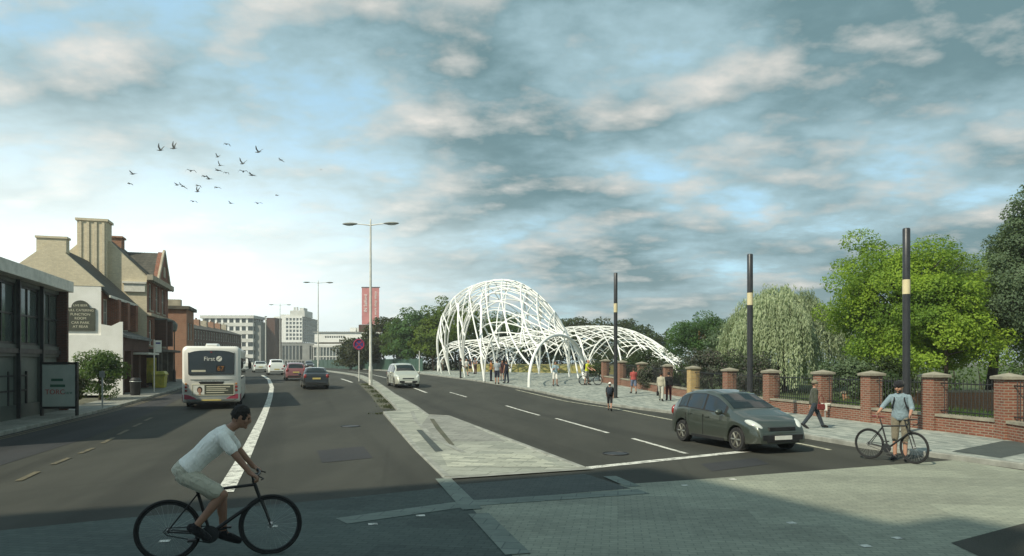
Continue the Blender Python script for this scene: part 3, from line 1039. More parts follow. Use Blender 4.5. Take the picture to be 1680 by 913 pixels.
def slab_office(name, label, o, W, D, floors, fh, m1, m2):
    b = thing(name, label, 'building', o)
    g = MB()
    for i in range(floors):
        z = i * fh
        g.bx(0, W, 0, D, z + .55 * fh - fh * .55, z + .45 * fh, 0)
    g.bx(-.3, W + .3, -.3, D + .3, floors * fh, floors * fh + 1.0, 0)
    g.build('wall', m1, b)
    for i in range(floors):
        g = MB()
        z = i * fh
        g.bx(.4, W - .25, .25, D - .25, z + .45 * fh + .003, z + fh - .003, 0)
        k = int(W / 2.2)
        for q in range(k):
            x = .4 + (W - .8) * q / k
            g.bx(x, x + .7, .12, .247, z + .45 * fh + .003, z + fh - .003, 1)
        k = int(D / 1.6)
        for q in range(k):
            y = .4 + (D - .8) * q / k
            g.bx(W - .247, W - .12, y, y + .4, z + .45 * fh + .003, z + fh - .003, 1)
        g.build('window', [M['glass'], m2], b)
    return b


o = at_line(330, 240, 0)
bo = slab_office('office_block', 'white banded office block with flat roof above the bus', o, 17.8, 11, 6, 2.72, M['concrete'], M['white_concrete'])
g = MB()
g.bx(17.85, 19.9, 1.5, 9.5, .5, 15.2)
g.build('stair_core', M['concrete_grey'], bo)
o = at_line(437.5, 245, 0)
b = thing('brick_tower', 'dark brown windowless brick tower between the two white office blocks', 'tower', o)
g = MB()
g.bx(0, 2.9, 0, 7, 0, 16.5)
g.bx(-.1, 3.0, -.1, 7.1, 16.503, 16.8)
g.build('shaft', M['dark_brick'], b)
g = MB()
g.bx(-.75, -.2, .2, .8, 0, 16.2)
g.build('fin', M['concrete'], b)

o = at_line(449, 500, 0)
b = thing('grid_office', 'white office tower with a grid of square windows and rooftop plant', 'building', o)
g = MB()
ow = [(1.4 + i * 2.45, 3.1 + i * 2.45, 17.2 + j * 2.75, 19.2 + j * 2.75) for i in range(8) if i != 2 for j in range(6)]
facade(g, (0, 0, 0), UX, 20, 34, ow, NY, depth=.5, z0=15.5)
g.quad((0, 40, 15.5), (0, 0, 15.5), (0, 0, 34), (0, 40, 34))
g.quad((0, 0, 34), (20, 0, 34), (20, 40, 34), (0, 40, 34))
g.quad((0, 0, 15.5), (0, 40, 15.5), (20, 40, 15.5), (20, 0, 15.5))
g.bx(20, 20.4, -.1, .6, 15.5, 34.2)
g.build('wall', M['white_concrete'], b)
windows(b, (0, 0, 0), UX, NY, ow, M['white_concrete'], M['glass'], bars=(1, 1), depth=.45, fw=.12)
g = MB()
for j in range(7):
    g.bx(19.6, 20.3, .7, 40, 16 + j * 2.75, 17.1 + j * 2.75)
for j in range(8):
    g.bx(19.9, 20.5, .7 + j * 5.3, 1.5 + j * 5.3, 15.5, 34)
g.build('side_frame', M['concrete_grey'], b)
g = MB()
g.bx(19.2, 19.55, .7, 39.6, 16, 33.8)
g.build('window_wall', M['glass'], b)
g = MB()
g.bx(11, 21.5, 2, 22, 34.0, 38.4)
g.bx(17, 20, 5, 14, 38.4, 40.6)
g.tube([(13, 6, 38.4), (13, 6, 41.0)], .8, 8)
g.tube([(15, 6, 38.4), (15, 6, 41.2)], .8, 8)
g.bx(4, 10.6, 3, 20, 34.0, 35.6)
g.build('roof_plant', M['concrete'], b)
g = MB()
for x in range(5):
    g.bx(1 + x * 4.4, 2.2 + x * 4.4, 1, 2.4, 0, 15.45)
g.bx(1.5, 19, 4, 30, 0, 15.45)
g.build('undercroft', M['dark_brick'], b)

o = at_line(461, 300, 0)
b = thing('grey_annexe', 'grey low office annexe with dark windows below the white grid tower', 'building', o)
g = MB()
ow = [(.6 + i * 1.5, 1.6 + i * 1.5, 2.4, 8.4) for i in range(6)] + [(12.2 + i * 1.1, 13.0 + i * 1.1, 2.4, 8.4) for i in range(2)] + [(.6 + i * 1.2, 1.4 + i * 1.2, .3, 1.8) for i in range(11)]
facade(g, (0, 0, 0), UX, 14.6, 9.4, ow, NY, depth=.3)
g.quad((14.6, 0, 0), (14.6, 12, 0), (14.6, 12, 9.4), (14.6, 0, 9.4))
g.quad((0, 0, 9.4), (14.6, 0, 9.4), (14.6, 12, 9.4), (0, 12, 9.4))
g.quad((0, 12, 0), (0, 0, 0), (0, 0, 9.4), (0, 12, 9.4))
g.build('wall', M['concrete_grey'], b)
windows(b, (0, 0, 0), UX, NY, ow, M['dark_metal'], M['glass'], bars=(1, 3), depth=.25, fw=.08)

o = at_line(516, 280, 0)
b = thing('long_white_building', 'long low building with a white upper band over pinkish stone', 'building', o)
g = MB()
ow = [(4.2 + i * .9, 4.8 + i * .9, 11.0, 11.8) for i in range(9)]
facade(g, (0, 0, 0), UX, 24, 13.0, ow, NY, depth=.3, z0=9.3)
g.quad((0, 14, 9.3), (0, 0, 9.3), (0, 0, 13), (0, 14, 13))
g.quad((24, 0, 9.3), (24, 14, 9.3), (24, 14, 13), (24, 0, 13))
g.quad((0, 0, 9.3), (0, 14, 9.3), (24, 14, 9.3), (24, 0, 9.3))
g.build('white_band', M['white_concrete'], b)
windows(b, (0, 0, 0), UX, NY, ow, M['dark_metal'], M['glass'], depth=.2, fw=.05)
g = MB()
g.bx(-.4, 24.4, -.4, 14.4, 13.003, 13.5)
rf = g.build('roof', M['concrete_grey'], b)
for x, m_ in ((13.4, 'white_concrete'), (16.4, 'white_concrete'), (19, 'concrete')):
    g = MB()
    g.bx(x, x + 2.4, 3, 6, 13.503, 15.3 + (x > 18) * .6)
    g.build('roof_hut', M[m_], rf)
g = MB()
g.bx(.6, 23.6, 1.2, 13, 0, 9.29)
g.build('wall', M['pink_stone'], b)
g = MB()
g.bx(-.2, 24.2, .2, 14, 8.0, 8.6)
g.build('ledge', M['white_concrete'], b)

o = at_line(514, 250, 0)
b = thing('glass_block', 'low pale glazed block with thin white columns at the end of road', 'building', o)
g = MB()
g.bx(0, 9.2, .4, 8, 0, 6.6)
g.build('glazing', M['glass_pale'], b)
g = MB()
for i in range(9):
    g.bx(i * 1.14, .22 + i * 1.14, 0, .3, 0, 6.6)
g.bx(-.2, 9.7, -.1, 8.2, 6.603, 7.3)
g.bx(0, 9.3, .05, .35, 3.1, 3.5)
g.build('frame', M['concrete'], b)

# ---- banner tower
o = at_line(590, 170, 0)
b = thing('banner_tower', 'tall pair of dusty red vertical banners with white lettering above dark trees', 'banner tower', o)
g = MB()
g.bx(-.3, 5.4, .3, 2.6, 8.7, 10.4)
g.build('box', M['dark_brick'], b)
g = MB()
g.bx(.5, 5.3, -.1, .25, 8.1, 8.55)
g.build('ledge', M['concrete'], b)
g = MB()
for x in (.4, 4.4):
    g.bx(x, x + .5, .8, 1.4, 0, 8.69)
g.bx(2.25, 2.62, .7, 1.0, 10.403, 19.4)
g.bx(.3, 4.8, .6, .9, 19.403, 19.6)
g.build('post', M['dark_metal'], b)
for x0, s_, z_, mx in ((.42, 'IN Salford', 15.6, 1.0), (2.78, 'live work shop enjoy', 14.9, 1.0)):
    g = MB()
    secs = []
    for k in range(13):
        z = 10.45 + 8.9 * k / 12
        d = .03 * sin(k * 1.3 + x0)
        secs.append([(x0, .5 + d, z), (x0 + 1.85, .5 - d, z), (x0 + 1.85, .56 - d, z), (x0, .56 + d, z)])
    g.loft(secs)
    bn = g.build('banner', M['banner'], b)
    text('lettering', s_, 1.05 if 'IN' in s_ else .86, M['banner_text'], bn, frame4((x0 + .95, .43, z_), (0, 0, 1), (-1, 0, 0)), ext=.02)

# ---- the building round the corner whose shadow crosses the junction
b = thing('corner_building', 'plain red brick building on the near left street corner, beyond the edge of view', 'building', (-13.3, -1.0, .12), atan2(.41, .91))
g = MB()
BH, BD, BLn = 19.4, 8.0, 18.0
oa = [(1.0 + i * 2.8, 2.3 + i * 2.8, z, z + 1.8) for i in range(6) for z in (1.0, 4.4, 7.8, 11.2, 14.6)]
ob = [(1.0 + i * 2.5, 2.2 + i * 2.5, z, z + 1.8) for i in range(3) for z in (1.0, 4.4, 7.8, 11.2, 14.6)]
facade(g, (0, 0, 0), NX, BLn, BH, oa, UY)
facade(g, (0, -BD, 0), UY, BD, BH, ob, UX)
g.quad((-BLn, 0, 0), (-BLn, -BD, 0), (-BLn, -BD, BH), (-BLn, 0, BH))
g.quad((-BLn, -BD, 0), (0, -BD, 0), (0, -BD, BH), (-BLn, -BD, BH))
g.build('wall', M['red_brick'], b)
windows(b, (0, 0, 0), NX, UY, oa, M['white_frame'], M['glass'], bars=(2, 2), sill=M['stone'])
windows(b, (0, -BD, 0), UY, UX, ob, M['white_frame'], M['glass'], bars=(2, 2), sill=M['stone'])
g = MB()
g.bx(-BLn - .25, .25, -BD - .25, .25, BH + .003, BH + .5)
rf = g.build('roof', M['stone'], b)
for x, y in ((-1.4, -BD + 1.2), (-11, -3)):
    g = MB()
    g.bx(x - .7, x + .7, y - .6, y + .6, BH + .503, BH + 2.6)
    g.build('chimney', M['red_brick'], rf)

# ------------------------------------------------------------------ boundary wall with piers and railings
WALL = [(13.65, 17.2), (13.35, 19.0), (12.95, 21.6), (12.5, 24.4), (12.0, 27.1), (11.45, 30.75), (10.75, 34.5), (10.0, 38.6), (9.35, 42.0), (8.6, 46.3), (7.95, 50.2), (7.3, 54.0)]
WALL = [((px - CX) * Y / FPX, Y) for px, Y in ((1750, 16.6), (1655, 19.0), (1533, 21.6), (1430, 24.4), (1350, 27.1), (1265, 30.75), (1197, 34.5), (1137, 38.6), (1095, 42.0), (1053, 46.3), (1020, 50.2), (993, 54.0))]
PW = .50
bw = thing('boundary_wall', 'low red brick wall with stone coping running along the right pavement', 'wall', (WALL[0][0], WALL[0][1], .12))
o0 = Vector((WALL[0][0], WALL[0][1], .12))
PIER_L = ['brick pier at the right edge of the view, end of the railings', 'red brick pier with a dark leaf stain on its face, right of the standing cyclist',
          'red brick pier just left of the cyclist standing with his bike', 'red brick pier right behind the man carrying a red bag',
          'red brick pier in front of the drooping willow, above the dark car', 'red brick pier left of the middle dark pole, among dark shrubs',
          'yellow brick pier beside the dark shrub, the only yellow one', 'brick pier directly behind the two people walking together', 'brown brick pier right of the person in the red top',
          'narrow brick pier just right of the farthest dark pole', 'brick pier at the far end of the wall beside the cyclist in yellow']
RAIL_L = ['dark iron railings at the right edge above cut grass', 'dark iron railings in front of the dark tree trunk and green verge', 'dark iron railings behind the cyclist standing with a bike',
          'dark iron railings between the red bag man and the standing cyclist', 'dark iron railings in front of the willow curtain',
          'dark iron railings behind the middle dark pole', 'dark iron railings in front of the purple leaved shrub', 'dark iron railings right of the two walkers',
          'dark iron railings left of the two walkers', 'dark iron railings behind the person in red top', 'dark iron railings at the far end of the wall by yellow cyclist']
for i in range(len(WALL) - 1):
    a, c = Vector((*WALL[i], 0)), Vector((*WALL[i + 1], 0))
    d = (c - a).normalized()
    nrm = Vector((-d.y, d.x, 0))
    ang = atan2(d.y, d.x)
    # pier at the far end of this bay
    zb = gz(c.y) + .12
    pr = thing('brick_pier', PIER_L[i], 'pier', (c.x, c.y, zb), ang, 'brick piers along the boundary wall')
    g = MB()
    g.bx(-PW / 2, PW / 2, -PW / 2, PW / 2, -.2, 1.62)
    g.build('shaft', M['yellow_brick'] if i == 6 else M['pier_brick'], pr)
    g = MB()
    g.bx(-PW / 2 - .07, PW / 2 + .07, -PW / 2 - .07, PW / 2 + .07, 1.623, 1.70)
    q = PW / 2 + .07
    g.add([(-q, -q, 1.70), (q, -q, 1.70), (q, q, 1.70), (-q, q, 1.70), (0, 0, 1.80)], [(0, 1, 4), (1, 2, 4), (2, 3, 4), (3, 0, 4)])
    g.build('cap', M['cap_stone'], pr)
    # dwarf wall and coping of the bay
    p, r = a + d * (PW / 2 + .003), c - d * (PW / 2 + .003)
    za, zc = gz(p.y) + .12, gz(r.y) + .12
    w = .17

    def sec(pt, z, z0, z1, ww):
        return [(pt.x - nrm.x * ww - o0.x, pt.y - nrm.y * ww - o0.y, z + z0 - .12), (pt.x + nrm.x * ww - o0.x, pt.y + nrm.y * ww - o0.y, z + z0 - .12),
                (pt.x + nrm.x * ww - o0.x, pt.y + nrm.y * ww - o0.y, z + z1 - .12), (pt.x - nrm.x * ww - o0.x, pt.y - nrm.y * ww - o0.y, z + z1 - .12)]
    g = MB()
    g.loft([sec(p, za, -.2, .44, w), sec(r, zc, -.2, .44, w)])
    g.build('brickwork', M['pier_brick'], bw)
    g = MB()
    g.loft([sec(p, za, .443, .52, w + .04), sec(r, zc, .443, .52, w + .04)])
    g.build('coping', M['cap_stone'], bw)
    # railings
    rl = thing('railings', RAIL_L[i], 'railings', (p.x, p.y, za), 0, 'iron railings between the brick piers')
    n = int((r - p).length / .14)
    g = MB()
    lp = lambda t, z: Vector(((r.x - p.x) * t, (r.y - p.y) * t, (zc - za) * t + z))
    for k in range(1, n):
        g.tube([lp(k / n, .523), lp(k / n, 1.52), lp(k / n, 1.60)], [.0125, .0125, .002], 4)
    g.build('bars', M['dark_metal'], rl)
    for z in (.62, 1.45):
        g = MB()
        g.tube([lp(0, z), lp(1, z)], .018, 4)
        g.build('rail', M['dark_metal'], rl)
p = G(1357, 690, .12)
nt = thing('wall_notice', 'small white notice post against the low wall by the red bag man', 'notice', (11.75, 26.25, .12), 0)
g = MB()
g.bx(-.05, .05, -.02, .02, .28, .52)
g.build('plate', M['plate_white'], nt)
g = MB()
g.bx(-.16, .16, -.022, .022, .521, .56)
g.build('cross_bar', M['plate_white'], nt)
g = MB()
g.tube([(0, .05, 0), (0, .05, .56)], .02, 6)
g.build('post', M['galv'], nt)

# park behind: gravel path and low retaining wall
mb = MB()
q = [(14.4, 22.5), (24, 25.5), (40, 27), (40, 31), (24, 29.5), (13.6, 27.0)]
mb.add([(x, y, .004) for x, y in q], [tuple(range(6))])
tag(mb.build('path', M['tan_path']), kind='structure')
rw = thing('retaining_wall', 'low brick wall across the park behind the right hand railings', 'wall', (14.6, 30.6, 0), radians(9))
g = MB()
g.bx(0, 26, 0, .3, -.1, .85)
g.build('brickwork', M['orange_brick'], rw)
g = MB()
g.bx(-.05, 26.05, -.05, .35, 0.853, .94)
g.build('coping', M['stone'], rw)

# ------------------------------------------------------------------ dark poles with a pale band
POLE_L = ['tall dark cylindrical pole with a pale band, behind the standing cyclist', 'tall dark cylindrical pole with a pale band, behind the dark moving car', 'tall dark cylindrical pole with a pale band, near the child in a white cap']
for (x, Y, hh, z0, z1), lb in zip((((1487 - CX) * 21.0 / FPX, 21.0, 6.1, 4.12, 4.56), ((1230.5 - CX) * 26 / FPX, 26.0, 6.1, 4.2, 4.66), ((1010 - CX) * 39 / FPX, 39.0, 6.95, 4.75, 5.25)), POLE_L):
    t = thing('light_column', lb, 'pole', (x, Y, gz(Y) + .12), 0, 'dark banded poles along the pavement')
    r = .105
    g = MB()
    g.lathe((0, 0, 0), (0, 0, 1), [(r, 0), (r, z0)], 24)
    g.lathe((0, 0, 0), (0, 0, 1), [(r, z1), (r, hh - .03), (r - .02, hh)], 24)
    g.build('shaft', M['pole_metal'], t, True)
    g = MB()
    g.lathe((0, 0, 0), (0, 0, 1), [(r - .001, z0 + .002), (r + .004, z0 + .006), (r + .004, z1 - .006), (r - .001, z1 - .002)], 24)
    g.build('band', M['pole_band'], t, True)
    g = MB()
    g.lathe((0, 0, 0), (0, 0, 1), [(r + .08, 0), (r + .08, .02), (r + .012, .03), (r + .012, .05)], 24)
    g.build('base_plate', M['dark_metal'], t, True)

# ------------------------------------------------------------------ street lamps on the reservation


def street_lamp(label, loc, hh, arm, rz, two=True):
    t = thing('street_lamp', label, 'street lamp', loc, rz, 'twin arm street lamps')
    g = MB()
    g.lathe((0, 0, 0), (0, 0, 1), [(.135, 0), (.135, 1.3), (.10, 1.42), (.085, hh * .6), (.06, hh - .3), (.05, hh), (.01, hh + .05)], 14)
    g.build('column', M['lamp_grey'], t, True)
    g = MB()
    g.bx(-.02, .02, -.142, -.136, .4, 1.0)
    g.build('hatch', M['galv'], t)
    for s in (-1, 1):
        g = MB()
        g.tube([(0, 0, hh - .42), (s * arm * .5, 0, hh - .35), (s * arm, 0, hh - .30)], [.045, .038, .032], 8)
        am = g.build('arm', M['lamp_grey'], t, True)
        g = MB()
        g.ell((s * (arm + .42), 0, hh - .30), (.58, .22, .095), 16, 8)
        hd = g.build('lamp_head', M['lamp_head'], am, True)
        g = MB()
        g.ell((s * (arm + .45), 0, hh - .375), (.34, .15, .06), 12, 6)
        g.build('diffuser', M['lamp_glass'], hd, True)
    return t


p = G(608, 632, .1)
street_lamp('tall pale twin arm street lamp, the nearest one, on the paved reservation', (p.x, p.y, gz(p.y) + .1), 12.0, 1.1, radians(-4))
street_lamp('pale twin arm street lamp farther off, before the grid office', ((522 - CX) * 110 / FPX, 110, gz(110) + .1), 14.0, 1.35, radians(6))
street_lamp('most distant pale twin arm street lamp, in front of the brown tower', ((459.5 - CX) * 165 / FPX, 165, gz(165) + .1), 15.0, 1.6, radians(6))
t = thing('lamp_mast', 'plain pale mast rising in front of the brown brick tower', 'mast', ((436 - CX) * 160 / FPX, 160, gz(160)), 0)
g = MB()
g.lathe((0, 0, 0), (0, 0, 1), [(.16, 0), (.14, 3), (.09, 11.6)], 10)
g.build('column', M['lamp_grey'], t, True)
g = MB()
g.ell((.0, 0, 11.7), (.3, .2, .12), 10, 6)
g.build('lamp_head', M['lamp_head'], t, True)

# round road sign on the reservation
Y = 56.0
t = thing('road_sign', 'round blue no stopping sign with red ring beside the street lamp', 'road sign', ((589 - CX) * Y / FPX, Y, gz(Y) + .1), radians(12))
g = MB()
g.tube([(0, 0, 0), (0, 0, 3.15)], .045, 10)
g.build('post', M['lamp_grey'], t, True)
g = MB()
g.lathe((0, -.05, 2.95), (0, -1, 0), [(.46, 0), (.46, .02), (.44, .025)], 32)
dsc = g.build('disc', M['sign_blue'], t, True)
g = MB()
g.torus((0, -.08, 2.95), (0, 1, 0), .39, .045, 32, 6)
for s in (-1, 1):
    g.box((0, -.079, 2.95), (.78, .012, .075), mat=Matrix.Rotation(s * pi / 4, 3, 'Y'))
g.build('emblem', M['sign_red'], dsc)
# bare posts
for px, Y, hh, lb in ((168, 31.5, 1.7, 'thin grey post standing on the left pavement by the bush'),):
    t = thing('marker_post', lb, 'post', ((px - CX) * Y / FPX, Y, gz(Y) + .12))
    g = MB()
    g.tube([(0, 0, 0), (0, 0, hh)], .035, 8)
    g.build('shaft', M['galv'], t, True)
    g = MB()
    g.bx(-.12, .12, -.05, -.036, hh - .3, hh - .02)
    g.build('plate', M['galv'], t)
t = thing('sign_post', 'thin pale post at the plaza corner by the green fence', 'post', ((688 - CX) * 86 / FPX, 86, gz(86) + .12))
g = MB()
g.tube([(0, 0, 0), (0, 0, 2.6)], .05, 8)
g.build('shaft', M['lamp_grey'], t, True)
g = MB()
g.lathe((0, 0, 0), (0, 0, 1), [(.09, 0), (.09, .12), (.055, .14)], 10)
g.build('foot', M['galv'], t, True)

# old lantern on a black post by the orange house
t = thing('lantern', 'old black lantern post before the orange brick house', 'street lamp', ((286 - CX) * 55 / FPX, 55, gz(55) + .12))
g = MB()
g.lathe((0, 0, 0), (0, 0, 1), [(.11, 0), (.11, .8), (.05, 1.0), (.04, 3.9)], 10)
g.build('column', M['black'], t, True)
g = MB()
g.lathe((0, 0, 0), (0, 0, 1), [(.05, 3.9), (.2, 4.05), (.26, 4.5), (.05, 4.75)], 8)
g.build('lantern_head', M['lamp_head'], t)

# bus stop: shelter, flag, bin
SX, SY = (226 - CX) * 45 / FPX, 45.0
sz = gz(SY) + .12
t = thing('bus_shelter', 'small bus shelter with a yellow advert panel outside the brick pub', 'bus shelter', (SX + .1, SY - .4, sz), STREET)
g = MB()
g.bx(-.1, 3.3, -.75, .75, 2.3, 2.42)
g.build('roof', M['white_frame'], t)
for x, y in ((0, .68), (1.6, .68), (3.2, .68)):
    g = MB()
    g.bx(x - .035, x + .035, y - .035, y + .035, 0, 2.298)
    g.build('post', M['dark_metal'], t)
g = MB()
g.bx(.04, 1.56, .67, .69, .3, 2.15)
g.bx(1.64, 3.16, .67, .69, .3, 2.15)
g.build('glass_panel', M['glass_pale'], t)
g = MB()
g.bx(3.12, 3.24, -.72, .64, .25, 2.25)
ad = g.build('advert_case', M['dark_metal'], t)
g = MB()
g.bx(3.10, 3.118, -.62, .55, .4, 2.1)
g.build('poster', M['yellow_ad'], ad)
g = MB()
g.bx(.2, 2.9, .35, .6, .5, .56)
g.build('bench', M['galv'], t)
t = thing('bus_stop_flag', 'white bus stop flag on a pole above the shelter', 'bus stop sign', ((253 - CX) * 43.5 / FPX, 43.5, gz(43.5) + .12), radians(8))
g = MB()
g.tube([(0, 0, 0), (0, 0, 3.25)], .04, 8)
g.build('pole', M['white_frame'], t, True)
g = MB()
g.bx(.05, .43, -.02, .02, 2.45, 3.2)
fl_ = g.build('flag', M['plate_white'], t, bevel=.01)
g = MB()
g.bx(.1, .38, -.026, -.0225, 2.98, 3.08)
g.bx(.1, .38, .0225, .026, 2.98, 3.08)
g.build('stripe', M['sign_blue'], fl_)
t = thing('litter_bin', 'dark litter bin on the pavement beside the bus shelter', 'bin', ((222 - CX) * 41 / FPX, 41, gz(41) + .12))
g = MB()
g.lathe((0, 0, 0), (0, 0, 1), [(.25, 0), (.27, .1), (.29, .85), (.30, .88), (.2, 1.02)], 16)
g.build('drum', M['black'], t, True)
g = MB()
g.torus((0, 0, .8), (0, 0, 1), .3, .02, 16, 6)
g.build('hoop', M['galv'], t, True)
t = thing('grit_bin', 'yellow lumpy grit bin at the kerb beside the bus shelter', 'grit bin', ((262 - CX) * 47.5 / FPX, 47.5, gz(47.5) + .12), STREET)
g = MB()
g.loft([[(-.55 * k, -.4 * k, z), (.55 * k, -.4 * k, z), (.55 * k, .4 * k, z), (-.55 * k, .4 * k, z)] for k, z in ((.86, 0), (1, .85))])
g.build('tub', M['yellow_ad'], t, bevel=.04)
g = MB()
g.loft([[(-.6 * k, -.45 * k, z), (.6 * k, -.45 * k, z), (.6 * k, .45 * k, z), (-.6 * k, .45 * k, z)] for k, z in ((1, .853), (1, .93), (.75, 1.12))])
g.build('lid', M['yellow_ad'], t, bevel=.03)

# green fence along the far side of the road
FN = [((693 - CX) * 92 / FPX, 92), (-17.5, 104), (-28, 126), (-40, 152), (-52, 180)]
f = thing('green_fence', 'long dark green board fence below the trees along the far road', 'fence', (FN[0][0], FN[0][1], gz(92)))
for i in range(4):
    a, c = Vector((*FN[i], gz(FN[i][1]))), Vector((*FN[i + 1], gz(FN[i + 1][1])))
    o_ = f.location
    n = (c - a).normalized().cross(Vector((0, 0, 1))) * .04
    g = MB()
    g.loft([[p_ - o_ - n, p_ - o_ + n, p_ - o_ + n + Vector((0, 0, 1.75)), p_ - o_ - n + Vector((0, 0, 1.75))] for p_ in (a, c)])
    g.build('boards', M['green_fence'], f)
    for k in range(5):
        q = a.lerp(c, k / 5) - o_
        g = MB()
        g.bx(q.x - .07, q.x + .07, q.y - .15, q.y - .06, q.z, q.z + 1.9)
        g.build('post', M['green_fence'], f)

# ------------------------------------------------------------------ lattice pavilions


def shell_fn(F, B, hgt, bulF, bulB):
    """surface of arches from a front foot line to a back foot line"""
    def ip(pl, t):
        ts = [q[0] for q in pl]
        return [float(np.interp(t, ts, [q[k] for q in pl])) for k in range(1, len(pl[0]))]

    def smooth(pl, t):
        w = [(-.06, .25), (0, .5), (.06, .25)]
        return sum(ip(pl, min(1, max(0, t + a)))[0] * b for a, b in w)

    def S(t, v):
        f, b = ip(F, t), ip(B, t)
        p0 = Vector((f[0], f[1], gz(f[1]) + .12))
        p3 = Vector((b[0], b[1], gz(b[1]) + .12))
        out = (p0 - p3)
        out.z = 0
        out.normalize()
        hh = smooth(hgt, t) * 1.333
        p1 = p0 + out * ip(bulF, t)[0] + Vector((0, 0, hh))
        p2 = p3 - out * ip(bulB, t)[0] + Vector((0, 0, hh))
        w = 1 - v
        return p0 * w ** 3 + p1 * 3 * w * w * v + p2 * 3 * w * v * v + p3 * v ** 3
    return S


def pavilion(name, label, S, org, feet, backfeet, r0, fam, ribs, openh=.26, ends=(0, 1), skip0=False):
    t = thing(name, label, 'pavilion', org)
    org = Vector(org)

    def arch_v(tt, fl):
        for a, c in zip(fl, fl[1:]):
            if a <= tt <= c:
                return openh * max(0, sin(pi * (tt - a) / (c - a))) ** .75
        return 0

    def piece(nm, pts, r):
        if len(pts) < 3:
            return
        g = MB()
        g.tube([p - org for p in pts], r, 7)
        g.build(nm, M['white_steel'], t, True)
    for e in ends:
        piece('end_arch', [S(e, k / 36) for k in range(37)], r0)
    for a, c in zip(feet, feet[1:]):
        if a == 0 and skip0:
            continue
        piece('foot_arch', [S(a + (c - a) * k / 22, arch_v(a + (c - a) * k / 22, feet)) for k in range(23)], r0 * .92)
    for a, c in zip(backfeet, backfeet[1:]):
        piece('foot_arch', [S(a + (c - a) * k / 18, 1 - arch_v(a + (c - a) * k / 18, backfeet)) for k in range(19)], r0 * .8)
    for rt, sw in ribs:
        piece('rib', [S(max(0, rt - sw * k / 40), k / 40) for k in range(41)], r0 * .66)
    for sp_, st_, sgn, rr, cutf in fam:
        k0 = -sp_ - st_ * .37
        while k0 < 1.0:
            k0 += st_ * (1 + .35 * sin(k0 * 37 + sp_ * 11))
            run = []
            n = 60
            for k in range(n + 1):
                v = k / n
                tt = k0 + sp_ * (v if sgn > 0 else 1 - v)
                ok = 0 <= tt <= 1 and v >= arch_v(tt, feet) * cutf - .005 and v <= 1 - arch_v(tt, backfeet) * cutf + .005
                if ok:
                    run.append(S(tt, v))
                if (not ok or k == n) and run:
                    piece('lattice_tube', run, rr)
                    run = []
    return t


S1 = shell_fn([(0, 1.17, 48.0), (.3, -2.3, 56), (.6, -4.6, 66), (.85, -6.9, 75), (1, -7.9, 79)],
              [(0, 6.2, 58.5), (.3, 5.6, 64), (.6, 4.2, 72), (.85, 1.0, 80), (1, -2.0, 85)],
              [(0, 3.5), (.14, 4.7), (.3, 7.4), (.45, 8.9), (.62, 9.4), (.8, 9.3), (.92, 8.2), (1, 7.0)],
              [(0, .4), (.3, 1.7), (.6, 3.6), (.85, 4.5), (1, 3.6)], [(0, -.3), (.5, -.2), (1, -.2)])
pavilion('lattice_pavilion', 'large white tubular lattice pavilion arching over the plaza', S1, (-1.5, 63, gz(63) + .12),
         [0, .29, .56, .80, 1], [0, .35, .7, 1], .108,
         [(1.35, .155, 1, .064, .55), (1.25, .090, -1, .048, .8), (.9, .19, 1, .048, .9), (.55, .17, -1, .050, 1), (.50, .24, 1, .048, 1)], [(.29, .26), (.56, .50), (.80, .62)], .25, skip0=True)
S2 = shell_fn([(0, -9.5, 90), (.25, -2, 85), (.5, 4.5, 79), (.75, 11, 74), (1, 16.6, 70)],
              [(0, -4, 100), (.25, 4, 97), (.5, 11, 92), (.75, 16, 85), (1, 18.6, 74)],
              [(0, 4.0), (.25, 4.6), (.5, 5.6), (.7, 5.4), (.85, 3.9), (1, 1.2)],
              [(0, 1.2), (.5, 1.6), (1, .5)], [(0, .6), (1, .4)])
pavilion('lattice_shell', 'long low white lattice shell behind the brick wall and dark pole', S2, (4, 84, gz(84) + .12),
         [0, .16, .32, .50, .64, .78, .90, 1], [0, .5, 1], .090,
         [(.95, .06, 1, .046, 1), (.95, .06, -1, .046, 1), (.35, .10, 1, .042, .4), (.35, .11, -1, .042, .4)], [], .26)
# planted bank inside
bank = MB()
for k in range(15):
    pass
secs = []
for k in range(13):
    tt = .05 + .9 * k / 12
    a, c = S2(tt, 0.02), S2(tt, .6)
    bx_, by_ = a.x + 1.2, a.y + 2.0
    gz_ = gz(by_)
    secs.append([(bx_, by_ - .9, gz_ - .1), (bx_ + .2, by_, gz_ + .9), (bx_ + .7, by_ + 1.6, gz_ + 1.1), (bx_ + 1.2, by_ + 3, gz_ - .1)])
bank.loft(secs)
tag(bank.build('planter_bank', pm('dry_grass', (.24, .20, .07), (.14, .15, .05), 1.5, .95, .8, bscale=20)), 'low bank of dry yellow grass under the lattice shell', 'planter')

# ------------------------------------------------------------------ trees and shrubs
RNG = np.random.default_rng(5)


def leaves(pos, nrm, size, aspect=.6, jitter=.7, droop=None, rng=None):
    """one bent leaf spray per point, as a mesh of kite-shaped faces"""
    rng = rng or RNG
    n = len(pos)
    nrm = nrm + rng.normal(0, jitter, (n, 3))
    nrm /= np.linalg.norm(nrm, axis=1, keepdims=True) + 1e-9
    if droop is None:
        a = rng.normal(0, 1, (n, 3))
    else:
        a = np.tile(np.array(droop, float), (n, 1)) + rng.normal(0, .22, (n, 3))
    t = a - nrm * (a * nrm).sum(1, keepdims=True)
    t /= np.linalg.norm(t, axis=1, keepdims=True) + 1e-9
    b = np.cross(nrm, t)
    s = size * rng.uniform(.6, 1.35, (n, 1))
    fold = nrm * s * rng.uniform(-.12, .25, (n, 1))
    v = np.stack([pos - t * s * .5, pos + b * s * aspect * .5 + fold, pos + t * s * .5, pos - b * s * aspect * .5 + fold], 1).reshape(-1, 3)
    return v


